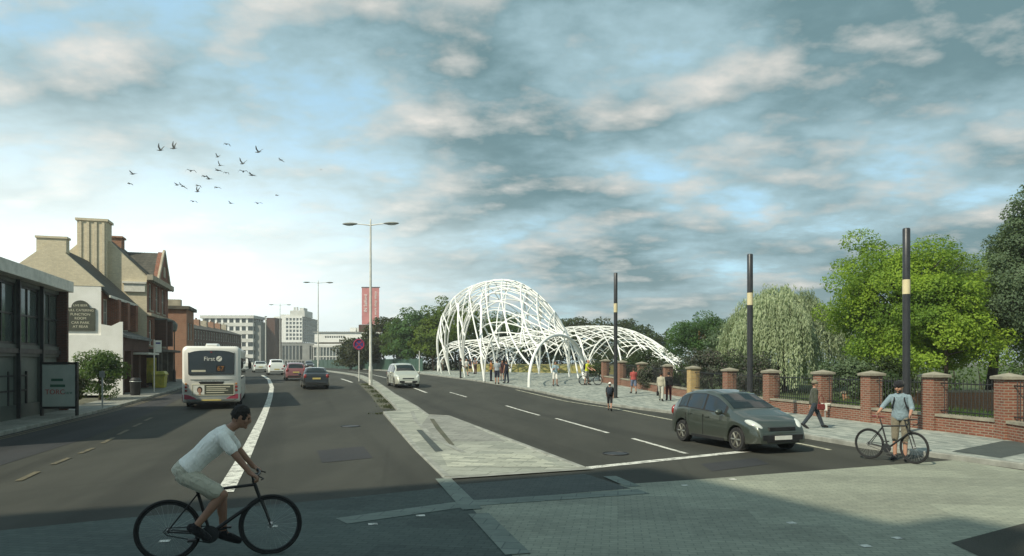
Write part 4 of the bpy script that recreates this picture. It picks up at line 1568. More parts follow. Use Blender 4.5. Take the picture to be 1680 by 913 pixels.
def quads_mesh(name, v, m):
    me = bpy.data.meshes.new(name)
    n = len(v) // 4
    me.vertices.add(len(v))
    me.vertices.foreach_set('co', v.astype(np.float32).ravel())
    me.loops.add(n * 4)
    me.loops.foreach_set('vertex_index', np.arange(n * 4, dtype=np.int32))
    me.polygons.add(n)
    me.polygons.foreach_set('loop_start', np.arange(0, n * 4, 4, dtype=np.int32))
    me.polygons.foreach_set('loop_total', np.full(n, 4, dtype=np.int32))
    me.materials.append(m)
    me.update()
    me.validate()
    return me


def clumps(rng, n, rx, ry, rz, zc, shell=.55, r=(.5, 1.0), lump=.25):
    out = []
    while len(out) < n:
        d = rng.normal(0, 1, 3)
        d /= np.linalg.norm(d)
        if d[2] < -.75:
            continue
        k = rng.uniform(shell, 1.0) ** .6 * (1 + lump * (rng.random() - .6))
        out.append((np.array([d[0] * rx * k, d[1] * ry * k, zc + d[2] * rz * k]), rng.uniform(*r), d))
    return out


def tree(name, label, loc, hh, rx, ry, m, seed, trunk_h=None, nclump=60, per=130, leaf=.22, cr=(.5, 1.0), bark='bark', tr=.16, group=None, cat='tree', lump=.3, aspect=.62, shape=None, low=.30):
    rng = np.random.default_rng(seed)
    t = thing(name, label, cat, loc, 0, group)
    z0 = hh * low if trunk_h is None else trunk_h
    zc, rz = (hh + z0) / 2, (hh - z0) / 2
    cl = clumps(rng, nclump, rx, ry, rz * .95, zc, .35, cr, lump)
    if shape:
        cl = [(shape(c, hh), r, d) for c, r, d in cl]
    g = MB()
    bend = rng.normal(0, .10 * rx, 2)
    top = Vector((bend[0], bend[1], zc))
    g.tube([(0, 0, -.15), (0, 0, .15), (bend[0] * .3, bend[1] * .3, z0 * .7), (bend[0] * .7, bend[1] * .7, z0 + rz * .4), (top.x, top.y, zc + rz * .35)], [tr * 1.5, tr * 1.15, tr, tr * .7, tr * .25], 9)
    for k in rng.permutation(len(cl))[:max(6, len(cl) // 3)]:
        c = cl[k][0]
        s = rng.uniform(.55, 1.0)
        a = Vector((bend[0] * s, bend[1] * s, z0 * .75 + (zc + rz * .2 - z0 * .75) * s * .8))
        e = Vector(c)
        mid = a.lerp(e, .5) + Vector((0, 0, .12 * (e - a).length))
        g.tube([a, mid, e], [tr * .42, tr * .26, tr * .07], 5)
    g.build('trunk', M[bark], t, True)
    ps, ns = [], []
    for c, r, d in cl:
        k = int(per * (r / ((cr[0] + cr[1]) / 2)) ** 2)
        q = rng.normal(0, 1, (k, 3))
        q /= np.linalg.norm(q, axis=1, keepdims=True)
        rad = r * rng.uniform(.35, 1.05, (k, 1)) ** .5
        ps.append(c + q * rad * np.array([1.15, 1.15, .72]))
        ns.append(q * .5 + d * .5 + np.array([0, 0, .45]))
    v = leaves(np.concatenate(ps), np.concatenate(ns), leaf, aspect, .55, rng=rng)
    o = bpy.data.objects.new('crown', quads_mesh('crown', v, m))
    COL.objects.link(o)
    o.parent = t
    return t


def willow(label, loc, hh, rx, ry, m, seed, n=700):
    rng = np.random.default_rng(seed)
    t = thing('willow_tree', label, 'tree', loc)
    g = MB()
    g.tube([(0, 0, -.1), (.1, 0, 1.2), (.05, .1, 2.6), (.2, 0, hh * .72)], [.42, .32, .26, .10], 10)
    limbs = []
    for k in range(26):
        a = rng.uniform(0, 2 * pi)
        q = rng.uniform(.35, .9)
        e = Vector((cos(a) * rx * q, sin(a) * ry * q, hh * (.93 - .30 * q * q)))
        b0 = Vector((.05, .05, rng.uniform(1.8, hh * .6)))
        mid = b0.lerp(e, .5) + Vector((0, 0, .7))
        g.tube([b0, mid, e], [.12, .07, .025], 5)
        limbs.append(e)
    g.build('trunk', M['bark'], t, True)
    ps, ns = [], []
    for k in range(n):
        a = rng.uniform(0, 2 * pi)
        q = rng.uniform(.0, 1) ** .5
        lob = 1 + .16 * sin(3 * a + seed) + .10 * sin(7 * a)
        x, y = cos(a) * rx * q * lob, sin(a) * ry * q * lob
        top = hh * (1.0 - .40 * q ** 2.2) + rng.normal(0, .22) + .25 * sin(5 * a + 9 * q)
        ln = rng.uniform(.8, 2.4) * (0.7 + q)
        bot = max(.25, top - ln)
        m_ = int((top - bot) / .085)
        s = np.linspace(0, 1, max(m_, 3))[:, None]
        out = np.array([[cos(a), sin(a), 0]])
        p = np.array([[x, y, top]]) + out * (.35 * np.sin(s * pi * .5)) * (.5 + q) + np.array([[0, 0, 1]]) * (-(top - bot) * s ** 1.15)
        p += rng.normal(0, .045, p.shape)
        ps.append(p)
        ns.append(np.tile(out + np.array([[0, 0, .25]]), (len(p), 1)))
    v = leaves(np.concatenate(ps), np.concatenate(ns), .25, .26, .6, droop=(0, 0, -1), rng=rng)
    o = bpy.data.objects.new('crown', quads_mesh('crown', v, m))
    COL.objects.link(o)
    o.parent = t


LM = {
    'lime': leafmat('leaf_lime', (.33, .46, .050), (.22, .35, .040), (.10, .19, .030), .48),
    'park': leafmat('leaf_park', (.215, .310, .085), (.155, .240, .070), (.105, .175, .055), .45),
    'mid': leafmat('leaf_mid', (.090, .150, .034), (.062, .115, .030), (.045, .085, .026), .38),
    'grey': leafmat('leaf_grey', (.130, .185, .095), (.098, .145, .078), (.070, .108, .062), .32),
    'deep': leafmat('leaf_deep', (.036, .062, .020), (.025, .045, .016), (.042, .045, .018), .25),
    'olive': leafmat('leaf_olive', (.050, .054, .018), (.032, .038, .014), (.022, .027, .011), .22),
    'fresh': leafmat('leaf_fresh', (.080, .165, .042), (.056, .125, .036), (.040, .088, .030), .38),
    'willow': leafmat('leaf_willow', (.47, .54, .34), (.37, .44, .26), (.26, .32, .18), .42),
    'shrub': leafmat('leaf_shrub', (.055, .080, .042), (.085, .066, .066), (.036, .058, .034), .25),
    'yellowgreen': leafmat('leaf_yellowgreen', (.135, .190, .024), (.100, .155, .022), (.070, .112, .022), .42),
}


def gp(px, Y, dz=0.0):
    return ((px - CX) * Y / FPX, Y, gz(Y) + dz)


# far group over the green fence
tree('dark_tree', 'dark olive tree at the left end of the far trees, below the banners', gp(592, 112), 5.3, 3.6, 3.4, LM['olive'], 11, nclump=46, per=90, leaf=.42, cr=(.7, 1.3), low=.08, group='trees beyond the green fence')
tree('dark_tree', 'tall dark olive tree just right of the banner tower', gp(633, 110), 8.3, 3.9, 3.4, LM['olive'], 12, nclump=70, per=90, leaf=.42, cr=(.7, 1.4), low=.10, group='trees beyond the green fence')
tree('dark_tree', 'small dark tree with low crown behind the round road sign', gp(575, 121), 3.4, 2.4, 2.4, LM['olive'], 13, nclump=26, per=80, leaf=.40, cr=(.6, 1.1), low=.06, group='trees beyond the green fence')
tree('green_tree', 'mid green tree with pointed top, left of the pavilion', gp(680, 100), 9.2, 3.2, 3.2, LM['fresh'], 14, nclump=66, per=110, leaf=.34, cr=(.6, 1.2), low=.10, group='trees beyond the green fence')
tree('green_tree', 'lower mid green tree between the dark tree and pointed tree', gp(655, 103), 7.6, 2.6, 2.6, LM['mid'], 15, nclump=44, per=110, leaf=.34, cr=(.6, 1.1), low=.08, group='trees beyond the green fence')
tree('green_tree', 'yellow green tree seen through the left side of the pavilion', gp(712, 97), 9.0, 3.1, 3.0, LM['yellowgreen'], 16, nclump=60, per=110, leaf=.34, cr=(.6, 1.2), low=.05)
tree('tall_tree', 'tall olive green tree rising behind the pavilion top left', gp(752, 104), 11.6, 5.2, 4.5, LM['yellowgreen'], 17, nclump=95, per=120, leaf=.36, cr=(.7, 1.4), low=.08)
tree('tall_tree', 'broad dark green tree seen through the middle of the pavilion', gp(825, 112), 9.6, 5.6, 4.5, LM['mid'], 18, nclump=80, per=110, leaf=.38, cr=(.8, 1.5), low=.05)
tree('dark_wood_tree', 'dark rounded tree behind the lattice shell, left of the far pole', gp(945, 118), 9.4, 5.5, 4.0, LM['deep'], 19, nclump=80, per=110, leaf=.38, cr=(.8, 1.5), low=.04)
tree('dark_wood_tree', 'dark rounded tree behind the lattice shell, around the far pole', gp(1018, 114), 9.2, 5.2, 4.0, LM['deep'], 20, nclump=76, per=110, leaf=.38, cr=(.8, 1.4), low=.04)
tree('dark_wood_tree', 'dark low tree behind the right tip of the lattice shell', gp(1066, 104), 6.6, 4.0, 3.4, LM['deep'], 21, nclump=54, per=100, leaf=.36, cr=(.7, 1.2), low=.04)
tree('dark_wood_tree', 'dark tree seen low through the mouth of the pavilion', gp(893, 112), 7.2, 4.6, 3.4, LM['deep'], 22, nclump=54, per=100, leaf=.36, cr=(.7, 1.2), low=.04)
# behind the railings
tree('round_tree', 'rounded dark green tree with brown trunk right of the lattice shell', gp(1150, 58), 5.6, 2.9, 2.6, LM['fresh'], 31, trunk_h=1.9, nclump=70, per=260, leaf=.15, cr=(.4, .95), bark='bark_pale', tr=.16)
tree('small_tree', 'loose grey green tree between round tree and willow', gp(1203, 52), 5.0, 2.2, 2.0, LM['grey'], 32, nclump=48, per=150, leaf=.17, cr=(.4, .8), low=.12)
willow('large pale grey green willow drooping behind the brick piers', gp(1281, 46), 6.5, 3.85, 3.2, LM['willow'], 33, 2100)
tree('lime_tree', 'large bright lime green tree behind the nearest dark pole', gp(1478, 32), 8.15, 3.05, 3.0, LM['lime'], 34, trunk_h=.85, nclump=190, per=420, leaf=.115, cr=(.35, .95), tr=.17, lump=.65)
tree('lime_tree', 'lower spreading lime green tree right of the nearest dark pole', gp(1550, 29), 6.3, 2.0, 1.9, LM['lime'], 35, trunk_h=1.0, nclump=70, per=420, leaf=.11, cr=(.3, .8), tr=.11, lump=.6)
tree('park_tree', 'mid green leafy tree with a dark trunk at the right', gp(1622, 33.5), 8.0, 2.7, 2.4, LM['park'], 36, trunk_h=1.6, nclump=130, per=420, leaf=.105, cr=(.3, .85), tr=.24, lump=.4)
tree('park_tree', 'tall dark grey green tree cut by the right edge of view', gp(1697, 29), 10.2, 2.4, 2.3, LM['grey'], 37, trunk_h=1.6, nclump=100, per=380, leaf=.11, cr=(.3, .85), tr=.22, lump=.45, shape=lambda c, h_: np.array([c[0] * (1.35 - .95 * c[2] / h_), c[1] * (1.35 - .95 * c[2] / h_), c[2]]))
tree('shrub', 'dense purple and green shrub behind the yellow brick pier', gp(1168, 41.5), 3.1, 1.6, 1.3, LM['shrub'], 41, nclump=46, per=150, leaf=.13, cr=(.3, .6), tr=.05, low=.02, cat='shrub')
tree('shrub', 'dark green shrub behind the middle dark pole', gp(1232, 37.5), 2.9, 1.35, 1.1, LM['shrub'], 42, nclump=40, per=150, leaf=.13, cr=(.3, .55), tr=.05, low=.02, cat='shrub')
tree('shrub', 'dark green shrub between the red bag man and standing cyclist', gp(1395, 31), 2.5, 1.2, 1.0, LM['grey'], 43, nclump=36, per=150, leaf=.12, cr=(.3, .55), tr=.05, low=.02, cat='shrub')
tree('shrub', 'dark shrub behind the head of the standing cyclist', gp(1456, 28.5), 2.4, 1.0, .9, LM['deep'], 44, nclump=34, per=140, leaf=.12, cr=(.3, .5), tr=.05, low=.02, cat='shrub')
tree('shrub', 'dark shrub climbing around the far brick piers', gp(1052, 51), 2.5, 1.8, 1.0, LM['deep'], 45, nclump=40, per=140, leaf=.14, cr=(.3, .6), tr=.05, low=.02, cat='shrub')
tree('shrub', 'dark shrub by the yellow jacket cyclist at the wall end', gp(984, 56.5), 2.2, .9, .8, LM['deep'], 46, nclump=24, per=130, leaf=.13, cr=(.3, .5), tr=.05, low=.02, cat='shrub')
tree('shrub', 'dark low shrub left of the pair of walkers', gp(1076, 45), 1.9, 1.2, .7, LM['shrub'], 47, nclump=26, per=130, leaf=.13, cr=(.28, .5), tr=.05, low=.02, cat='shrub')
tree('shrub', 'green shrub at right of the two walkers behind railings', gp(1116, 43), 1.8, 1.0, .7, LM['mid'], 48, nclump=24, per=130, leaf=.13, cr=(.28, .5), tr=.05, low=.02, cat='shrub')
tree('bush', 'rounded overgrown bush in front of the white end wall', gp(164, 37.5, .1), 2.75, 1.1, 1.0, LM['mid'], 49, nclump=46, per=170, leaf=.12, cr=(.3, .55), tr=.06, low=.02, cat='bush')
tree('bush', 'low straggly bush against the glazed building corner', gp(118, 34.0, .1), 1.5, .55, .5, LM['olive'], 50, nclump=20, per=130, leaf=.11, cr=(.2, .4), tr=.04, low=.02, cat='bush')


def hedge(label, pts, hh, w, m, seed, leaf=.3, dens=220):
    rng = np.random.default_rng(seed)
    t = thing('hedge', label, 'hedge', (pts[0][0], pts[0][1], gz(pts[0][1])))
    ps, ns = [], []
    st = MB()
    for a, c in zip(pts, pts[1:]):
        a, c = np.array(a), np.array(c)
        ln = np.linalg.norm(c - a)
        for k in range(int(ln / .8)):
            p = a + (c - a) * (k + rng.random()) / int(ln / .8)
            h_ = hh * rng.uniform(.72, 1.12)
            z = gz(p[1])
            st.tube([(p[0] - pts[0][0], p[1] - pts[0][1], z - gz(pts[0][1]) - .1), (p[0] - pts[0][0] + rng.normal(0, .2), p[1] - pts[0][1], z - gz(pts[0][1]) + h_ * .7)], [.06, .02], 5)
            q = rng.normal(0, 1, (dens, 3))
            q /= np.linalg.norm(q, axis=1, keepdims=True)
            r = rng.uniform(.5, 1.02, (dens, 1)) ** .5
            ps.append(np.array([p[0] - pts[0][0], p[1] - pts[0][1], z - gz(pts[0][1]) + h_ * .5]) + q * r * np.array([.9, w, h_ * .55]))
            ns.append(q + np.array([0, 0, .3]))
    st.build('stems', M['bark'], t)
    o = bpy.data.objects.new('foliage', quads_mesh('foliage', leaves(np.concatenate(ps), np.concatenate(ns), leaf, .62, .6, rng=rng), m))
    COL.objects.link(o)
    o.parent = t


hedge('long dark hedge across the park behind the pavilion and lattice shell', [(-13.6, 99), (-6, 110), (2, 116), (14, 112), (26, 100)], 3.6, 1.2, LM['deep'], 60, .36, 130)
hedge('mixed green hedge behind the willow and the lime trees', [(20, 58), (27, 50), (33, 42), (36, 33), (36, 26)], 3.2, 1.0, LM['mid'], 61, .22, 230)
# grass verge behind the nearest railings
rng = np.random.default_rng(77)
n = 9000
tt = rng.uniform(0, 1, n)
yy = 17.5 + tt * 12
xx = np.interp(yy, [w_[1] for w_ in WALL], [w_[0] for w_ in WALL]) + .35 + rng.uniform(0, 1, n) ** 1.3 * 1.9
pos = np.stack([xx, yy, .30 + rng.uniform(0, .16, n)], 1)
v = leaves(pos, np.tile([[-.5, -.6, .3]], (n, 1)), .62, .07, .7, droop=(0, 0, 1), rng=rng)
o = bpy.data.objects.new('grass', quads_mesh('grass', v, LM['mid']))
COL.objects.link(o)
tag(o, 'long green grass growing behind the nearest railings', 'grass', kind='stuff')
n = 2600
yy = rng.uniform(29.5, 55, n)
lx = np.interp(yy, [p_[1] for p_ in ML], [p_[0] for p_ in ML])
pos = np.stack([lx - .05 - np.abs(rng.normal(0, .28, n)), yy, np.array([gz(y) for y in yy]) + .03], 1)
pos = pos[rng.uniform(0, 1, n) < .5 + .5 * np.sin(yy * 1.7)]
v = leaves(pos, np.tile([[0, -.3, 1]], (len(pos), 1)), .085, .5, .8, rng=rng)
o = bpy.data.objects.new('weeds', quads_mesh('weeds', v, LM['olive']))
COL.objects.link(o)
tag(o, 'small weeds and leaf litter along the kerb of the reservation', 'weeds', kind='stuff')

# ------------------------------------------------------------------ cars
def interp(t, x):
    return float(np.interp(x, [q[0] for q in t], [q[1] for q in t]))


SHAPES = {
    'hatch': dict(L=3.95, W=1.70, top=[(0, .50), (.05, .62), (.25, .78), (.55, .90), (1.02, 1.03), (1.4, 1.24), (1.85, 1.44), (2.35, 1.52), (2.9, 1.50), (3.4, 1.40), (3.62, 1.22), (3.80, .98), (3.90, .74), (3.95, .5)],
                  belt=[(0, .47), (.06, .58), (.25, .70), (.6, .80), (1.02, .90), (2.0, .94), (3.2, 1.00), (3.8, .95), (3.9, .72), (3.95, .48)], ws=(1.10, 1.80), rw=(3.42, 3.76), side=[(1.32, 2.18), (2.26, 3.02), (3.08, 3.44)], ax=(.78, 3.28), wr=.31),
    'saloon': dict(L=4.35, W=1.74, top=[(0, .48), (.05, .60), (.3, .74), (.7, .86), (1.3, .97), (1.7, 1.18), (2.15, 1.38), (2.7, 1.44), (3.2, 1.40), (3.6, 1.22), (3.9, 1.04), (4.2, 1.0), (4.3, .85), (4.35, .5)],
                   belt=[(0, .45), (.06, .56), (.3, .67), (.7, .78), (1.3, .87), (2.4, .91), (3.8, .94), (4.2, .93), (4.3, .8), (4.35, .48)], ws=(1.42, 2.08), rw=(3.25, 3.82), side=[(1.7, 2.55), (2.63, 3.4)], ax=(.85, 3.45), wr=.31),
    'mpv': dict(L=4.3, W=1.78, top=[(0, .52), (.05, .66), (.25, .84), (.6, .98), (.95, 1.10), (1.3, 1.36), (1.7, 1.58), (2.3, 1.68), (3.2, 1.68), (3.9, 1.62), (4.12, 1.35), (4.24, 1.0), (4.3, .5)],
                belt=[(0, .48), (.06, .62), (.25, .75), (.6, .85), (.95, .96), (2.0, 1.0), (3.9, 1.04), (4.15, 1.0), (4.24, .9), (4.3, .48)], ws=(1.02, 1.66), rw=(3.93, 4.12), side=[(1.3, 2.1), (2.18, 3.05), (3.13, 3.85)], ax=(.82, 3.5), wr=.33),
}


def car(label, shape, col, loc, rz, rough=.35, name='car', cat='car', lights=False, hs=1.0, plate=None):
    """nose at -x end of its own axis: local +x is forward"""
    q = SHAPES[shape]
    Lc, W = q['L'], q['W']
    top, belt, wr = q['top'], q['belt'], q['wr']
    t = thing(name, label, cat, loc, rz)
    key = 'car_paint_%.3f_%.3f_%.3f' % col
    if key not in M:
        m_, T_ = new_mat('car_paint')
        co_ = T_.n('ShaderNodeTexCoord').outputs['Object']
        zz = T_.n('ShaderNodeSeparateXYZ', {0: co_}).outputs[2]
        dust = T_.math('MULTIPLY', T_.math('SUBTRACT', 1.0, T_.sm(T_.math('ADD', zz, T_.math('MULTIPLY', T_.noise(co_, 4, 4), .3)), .35, .75)), .35)
        b_ = T_.n('ShaderNodeBsdfPrincipled', {'Base Color': T_.mix(dust, tuple(c * 1.3 for c in col), (.10, .095, .075)), 'Roughness': rough, 'Metallic': .45, 'Coat Weight': 1.0, 'Coat Roughness': .04})
        fin(T_, b_.outputs[0])
        M[key] = m_
    X = lambda s: Lc / 2 - s                                  # station (from the nose) to local x

    def hw(s):
        a = max(0, 1 - s / .55)
        b_ = max(0, 1 - (Lc - s) / .42)
        return W / 2 * (1 - .20 * a * a - .13 * b_ * b_)

    def zb(s):
        z = .20 + .06 * max(0, 1 - s / .5) + .06 * max(0, 1 - (Lc - s) / .4)
        for a in q['ax']:
            d = abs(s - a)
            ra = wr * 1.17
            if d < ra:
                z = max(z, wr + sqrt(ra * ra - d * d))
        return z

    def section(s):
        h_, w_, b, tp = hw(s), W / 2, interp(belt, s), interp(top, s)
        b = min(b, tp - .012)
        z0 = min(zb(s), b - .03)
        gh = min(1.0, max(0, (tp - b) / .42))
        rw_ = h_ * (.955 - .20 * gh)
        pts = [(0, z0), (h_ * .90, z0), (h_ * .985, z0 + .05 * (b - z0)), (h_ * 1.0, z0 + (b - z0) * .42), (h_ * .992, z0 + (b - z0) * .72), (h_ * .962, b),
               (rw_, b + (tp - b) * .86), (rw_ * .90, b + (tp - b) * .965), (rw_ * .5, tp + .006), (0, tp + .014)]
        return pts
    st = sorted({0, .02, .06, .12} | {round(x, 3) for x in np.arange(.2, Lc - .1, .075)} | {Lc - .12, Lc - .05, Lc - .02, Lc} | {a + d for a in q['ax'] for d in (-wr * 1.17, -wr * 1.169, wr * 1.169, wr * 1.17)} | {v for v in q['ws']} | {v for v in q['rw']})
    g = MB()
    secs = []
    for s in st:
        p = section(s)
        full = [(y, z) for y, z in p] + [(-y, z) for y, z in p[-2:0:-1]]
        secs.append([(X(s), y, z) for y, z in full])
    g.loft(secs)
    body = g.build('body', M[key], t, True)

    def patch(nm, s0, s1, fn, m, off=.006, n=8, v0=.1, v1=.9, k=6):
        g = MB()
        rows_ = []
        for i in range(n + 1):
            s = s0 + (s1 - s0) * i / n
            rows_.append([fn(s, v0 + (v1 - v0) * j / k) for j in range(k + 1)])
        cen = Vector((0, 0, .75))
        outer = []
        for i in range(n + 1):
            r_ = []
            for j in range(k + 1):
                a = rows_[min(i + 1, n)][j] - rows_[max(i - 1, 0)][j]
                b_ = rows_[i][min(j + 1, k)] - rows_[i][max(j - 1, 0)]
                nn = a.cross(b_).normalized()
                if nn.dot(rows_[i][j] - cen) < 0:
                    nn = -nn
                r_.append(rows_[i][j] + nn * off)
            outer.append(r_)
        for i in range(n):
            for j in range(k):
                g.quad(outer[i][j], outer[i][j + 1], outer[i + 1][j + 1], outer[i + 1][j])
        return g.build(nm, m, t, True)

    def side_fn(sg):
        def f(s, v):
            p = section(s)
            (y0, z0), (y1, z1) = p[5], p[6]
            return Vector((X(s), sg * (y0 + (y1 - y0) * v), z0 + (z1 - z0) * v))
        return f

    def top_fn(s, v):
        p = section(s)[6:]
        ys = [-a[0] for a in p] + [a[0] for a in p[::-1]][1:]
        zs = [a[1] for a in p] + [a[1] for a in p[::-1]][1:]
        y = -p[0][0] + 2 * p[0][0] * v
        return Vector((X(s), y, float(np.interp(y, ys, zs))))
    for sg in (-1, 1):
        patch('window_surround', q['side'][0][0] - .10, q['side'][-1][1] + .05, side_fn(sg), M['rubber'], off=.003, n=16, v0=.02, v1=.97)
        for a, b_ in q['side']:
            patch('side_window', a, b_, side_fn(sg), M['car_glass'], v0=.08, v1=.94)
    patch('windscreen', *q['ws'], top_fn, M['car_glass'], v0=.06, v1=.94, k=10)
    patch('rear_window', *q['rw'], top_fn, M['car_glass'], v0=.09, v1=.91, k=10)
    # lights, grille, plates, mirrors
    for sg in (-1, 1):
        g = MB()
        s = .30
        zc = interp(top, s) - .085
        rot = Matrix.Rotation(-sg * .45, 3, 'Z') @ Matrix.Rotation(.40, 3, 'Y')
        g.ell((X(s), sg * (hw(s) - .16), zc), (.27, .125, .085), 14, 8, rot=rot)
        g.build('headlight', M['lamp_glass'], t, True)
        g = MB()
        g.ell((X(.10), sg * (hw(.10) - .10), .43), (.06, .09, .05), 12, 8)
        g.build('fog_light', M['lamp_glass'], t, True)
        g = MB()
        s = Lc - .10
        g.ell((X(s), sg * (hw(s) - .09), interp(belt, Lc - .35) - .10), (.09, .115, .16), 12, 8)
        g.build('tail_light', M['red_lens'], t, True)
        g = MB()
        s = q['ws'][0] + .25
        g.ell((X(s), sg * (W / 2 + .10), interp(belt, s) + .06), (.075, .11, .075), 12, 8)
        g.tube([(X(s) + .02, sg * (W / 2 - .06), interp(belt, s) + .01), (X(s), sg * (W / 2 + .06), interp(belt, s) + .04)], .025, 6)
        g.build('wing_mirror', M[key], t, True)
        g = MB()
        for a, b_ in q['side'][:2]:
            s = b_ - .16
            g.box((X(s), sg * (W / 2 * 1.0 + .004), interp(belt, s) - .14), (.16, .022, .028))
        g.build('door_handle', M[key], t)
        g = MB()
        for a, b_ in q['side'][:2]:
            g.box((X(b_ + .04), sg * (W / 2 - .004), .58), (.012, .018, .54))
        g.bx(X(q['ax'][0] + .5), X(q['ax'][1] - .5), sg * (W / 2 * .985) - .012, sg * (W / 2 * .985) + .012, .22, .29)
        g.build('sill_trim', M['black'], t)
    g = MB()
    g.bx(X(.055), X(-.014), -.50, .50, .285, .345)
    g.bx(X(.055), X(-.012), -.62, .62, .345, .475)
    g.bx(X(.12), X(.012), -.40, .40, .575, .665)
    g.build('grille', M['black'], t, bevel=.01)
    for x, z, m in ((X(-.016), .405, 'plate_white'), (X(Lc + .016), .70 if shape != 'mpv' else .62, 'plate_yellow')):
        g = MB()
        g.bx(x - .008, x + .008, -.26, .26, z - .055, z + .055)
        if m == 'plate_white':
            g = MB()
            g.bx(x - .004, x + .010, -.26, .26, z - .05, z + .05)
        pl_ = g.build('number_plate', M[m], t)
    g = MB()
    g.bx(X(Lc - .08), X(Lc + .01), -hw(Lc) * .9, hw(Lc) * .9, .30, .42)
    g.build('rear_bumper', M['black'], t, bevel=.015)
    for s in q['ax']:
        for sg in (-1, 1):
            y = sg * (W / 2 - .115)
            g = MB()
            pr = [(wr * .62, -.095), (wr * .93, -.10), (wr, -.07), (wr, .07), (wr * .93, .10), (wr * .62, .095)]
            g.lathe((X(s), y, wr), (0, sg, 0), pr, 28)
            wl = g.build('wheel', M['rubber'], t, True)
            g = MB()
            g.lathe((X(s), y, wr), (0, sg, 0), [(wr * .66, .085), (wr * .66, .10), (wr * .60, .102), (wr * .56, .06), (wr * .15, .05), (.01, .05)], 28)
            for k in range(6):
                a = 2 * pi * k / 6
                g.tube([(X(s) + cos(a) * wr * .1, y + sg * .09, wr + sin(a) * wr * .1), (X(s) + cos(a) * wr * .6, y + sg * .095, wr + sin(a) * wr * .6)], .032, 6)
            g.lathe((X(s), y, wr), (0, sg, 0), [(.06, .05), (.06, .105), (.045, .115), (.001, .115)], 14)
            g.build('rim', M['wheel_alloy'], wl, True)
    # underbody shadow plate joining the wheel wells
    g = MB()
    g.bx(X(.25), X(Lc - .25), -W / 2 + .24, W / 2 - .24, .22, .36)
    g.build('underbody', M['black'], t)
    return t


def heading(dx, dy):
    return atan2(dy, dx)


# main hatchback coming towards us: near-side wheels at (1216,741) and (1121,723)
fw_, rw_ = G(1216, 742), G(1121, 724)
d = Vector((fw_.x - rw_.x, fw_.y - rw_.y, 0)).normalized()
nside = Vector((-d.y, d.x, 0))
ctr = (fw_ + rw_) / 2 + nside * .73
hb = car('dark grey green hatchback driving towards the stop line', 'hatch', (.042, .052, .041), (ctr.x, ctr.y, 0), heading(d.x, d.y), .28)
hb.scale = (.96, .95, .965)
car('pale silver people carrier coming round the bend on far carriageway', 'mpv', (.42, .43, .36), ((661 - CX) * 50.5 / FPX, 50.5, gz(50.5)), heading(.33, -.95), .4)
car('black saloon driving away beside the central reservation', 'saloon', (.014, .016, .017), ((516 - CX) * 49.2 / FPX, 49.2, gz(49.2)), heading(-.33, .945), .3)
car('dusty pink red hatchback partly hidden by the black saloon', 'hatch', (.20, .075, .075), ((483 - CX) * 61 / FPX, 61, gz(61)), heading(-.36, .93), .4)
car('white estate car driving away ahead of the bus', 'mpv', (.66, .66, .60), ((452 - CX) * 77 / FPX, 77, gz(77)), heading(-.38, .92), .4)
car('pale car far ahead just right of the bus', 'saloon', (.55, .56, .50), ((426 - CX) * 92 / FPX, 92, gz(92)), heading(-.40, .92), .4)
car('small black car coming towards us far down the road', 'hatch', (.018, .020, .022), ((507 - CX) * 138 / FPX, 138, gz(138)), heading(.38, -.92), .35)

# ------------------------------------------------------------------ bus
BYAW = heading(-.335, .942)
bp_ = Vector(((347 - CX) * 32.6 / FPX, 32.6, 0))
bus = thing('bus', 'white single deck bus with magenta corners seen from behind', 'bus', (bp_.x, bp_.y, 0), BYAW)
BL, BW, BH = 10.6, 2.5, 2.96


def bsec(x, w, z0, z1, r=.22):
    pts = []
    for cx_, cz_, a0 in ((w - r, z1 - r, 0), (-(w - r), z1 - r, pi / 2), (-(w - .08), z0 + .08, pi), (w - .08, z0 + .08, 3 * pi / 2)):
        rr = r if cz_ > 1 else .08
        for k in range(5):
            a = a0 + pi / 2 * k / 4
            pts.append((x, cx_ + rr * cos(a), cz_ + rr * sin(a)))
    return pts


g = MB()
hwb = BW / 2
g.loft([bsec(0, hwb - .10, .42, BH - .10, .26), bsec(.05, hwb - .04, .38, BH - .05, .25), bsec(.16, hwb, .34, BH), bsec(5, hwb, .32, BH), bsec(BL - .3, hwb, .34, BH), bsec(BL - .05, hwb - .06, .38, BH - .06), bsec(BL, hwb - .14, .44, BH - .15)])
g.build('body', M['bus_white'], bus, True)
g = MB()
pts = []
for k in range(9):                                          # gently arched window top
    y = -.98 + 1.96 * k / 8
    pts.append((y, 2.76 - .10 * (y / .98) ** 4 - .02 * (y / .98) ** 2))
g.prism([(-.98, 1.66), (.98, 1.66)] + pts[::-1], -.022, .03, 'yz')
rwn = g.build('rear_window', M['car_glass'], bus, bevel=.01)
g = MB()
for a, c in (((-.97, 1.655), (.97, 1.655)),):
    g.tube([(-.016, a[0], a[1]), (-.016, c[0], c[1])], .022, 6)
g.tube([(-.016, -.97, 1.655), (-.016, -.985, 2.66)], .016, 6)
g.tube([(-.016, .97, 1.655), (-.016, .985, 2.66)], .016, 6)
g.build('window_seal', M['rubber'], rwn)
X_, Z_ = (0, -1, 0), (0, 0, 1)
lg = text('lettering', 'First', .27, M['plate_white'], rwn, frame4((-.026, .09, 2.36), X_, Z_))
g = MB()                                                   # round emblem with a slanting stroke
g.lathe((-.024, -.33, 2.37), (-1, 0, 0), [(.125, 0), (.125, .006)], 24)
em = g.build('emblem', M['plate_white'], rwn)
g = MB()
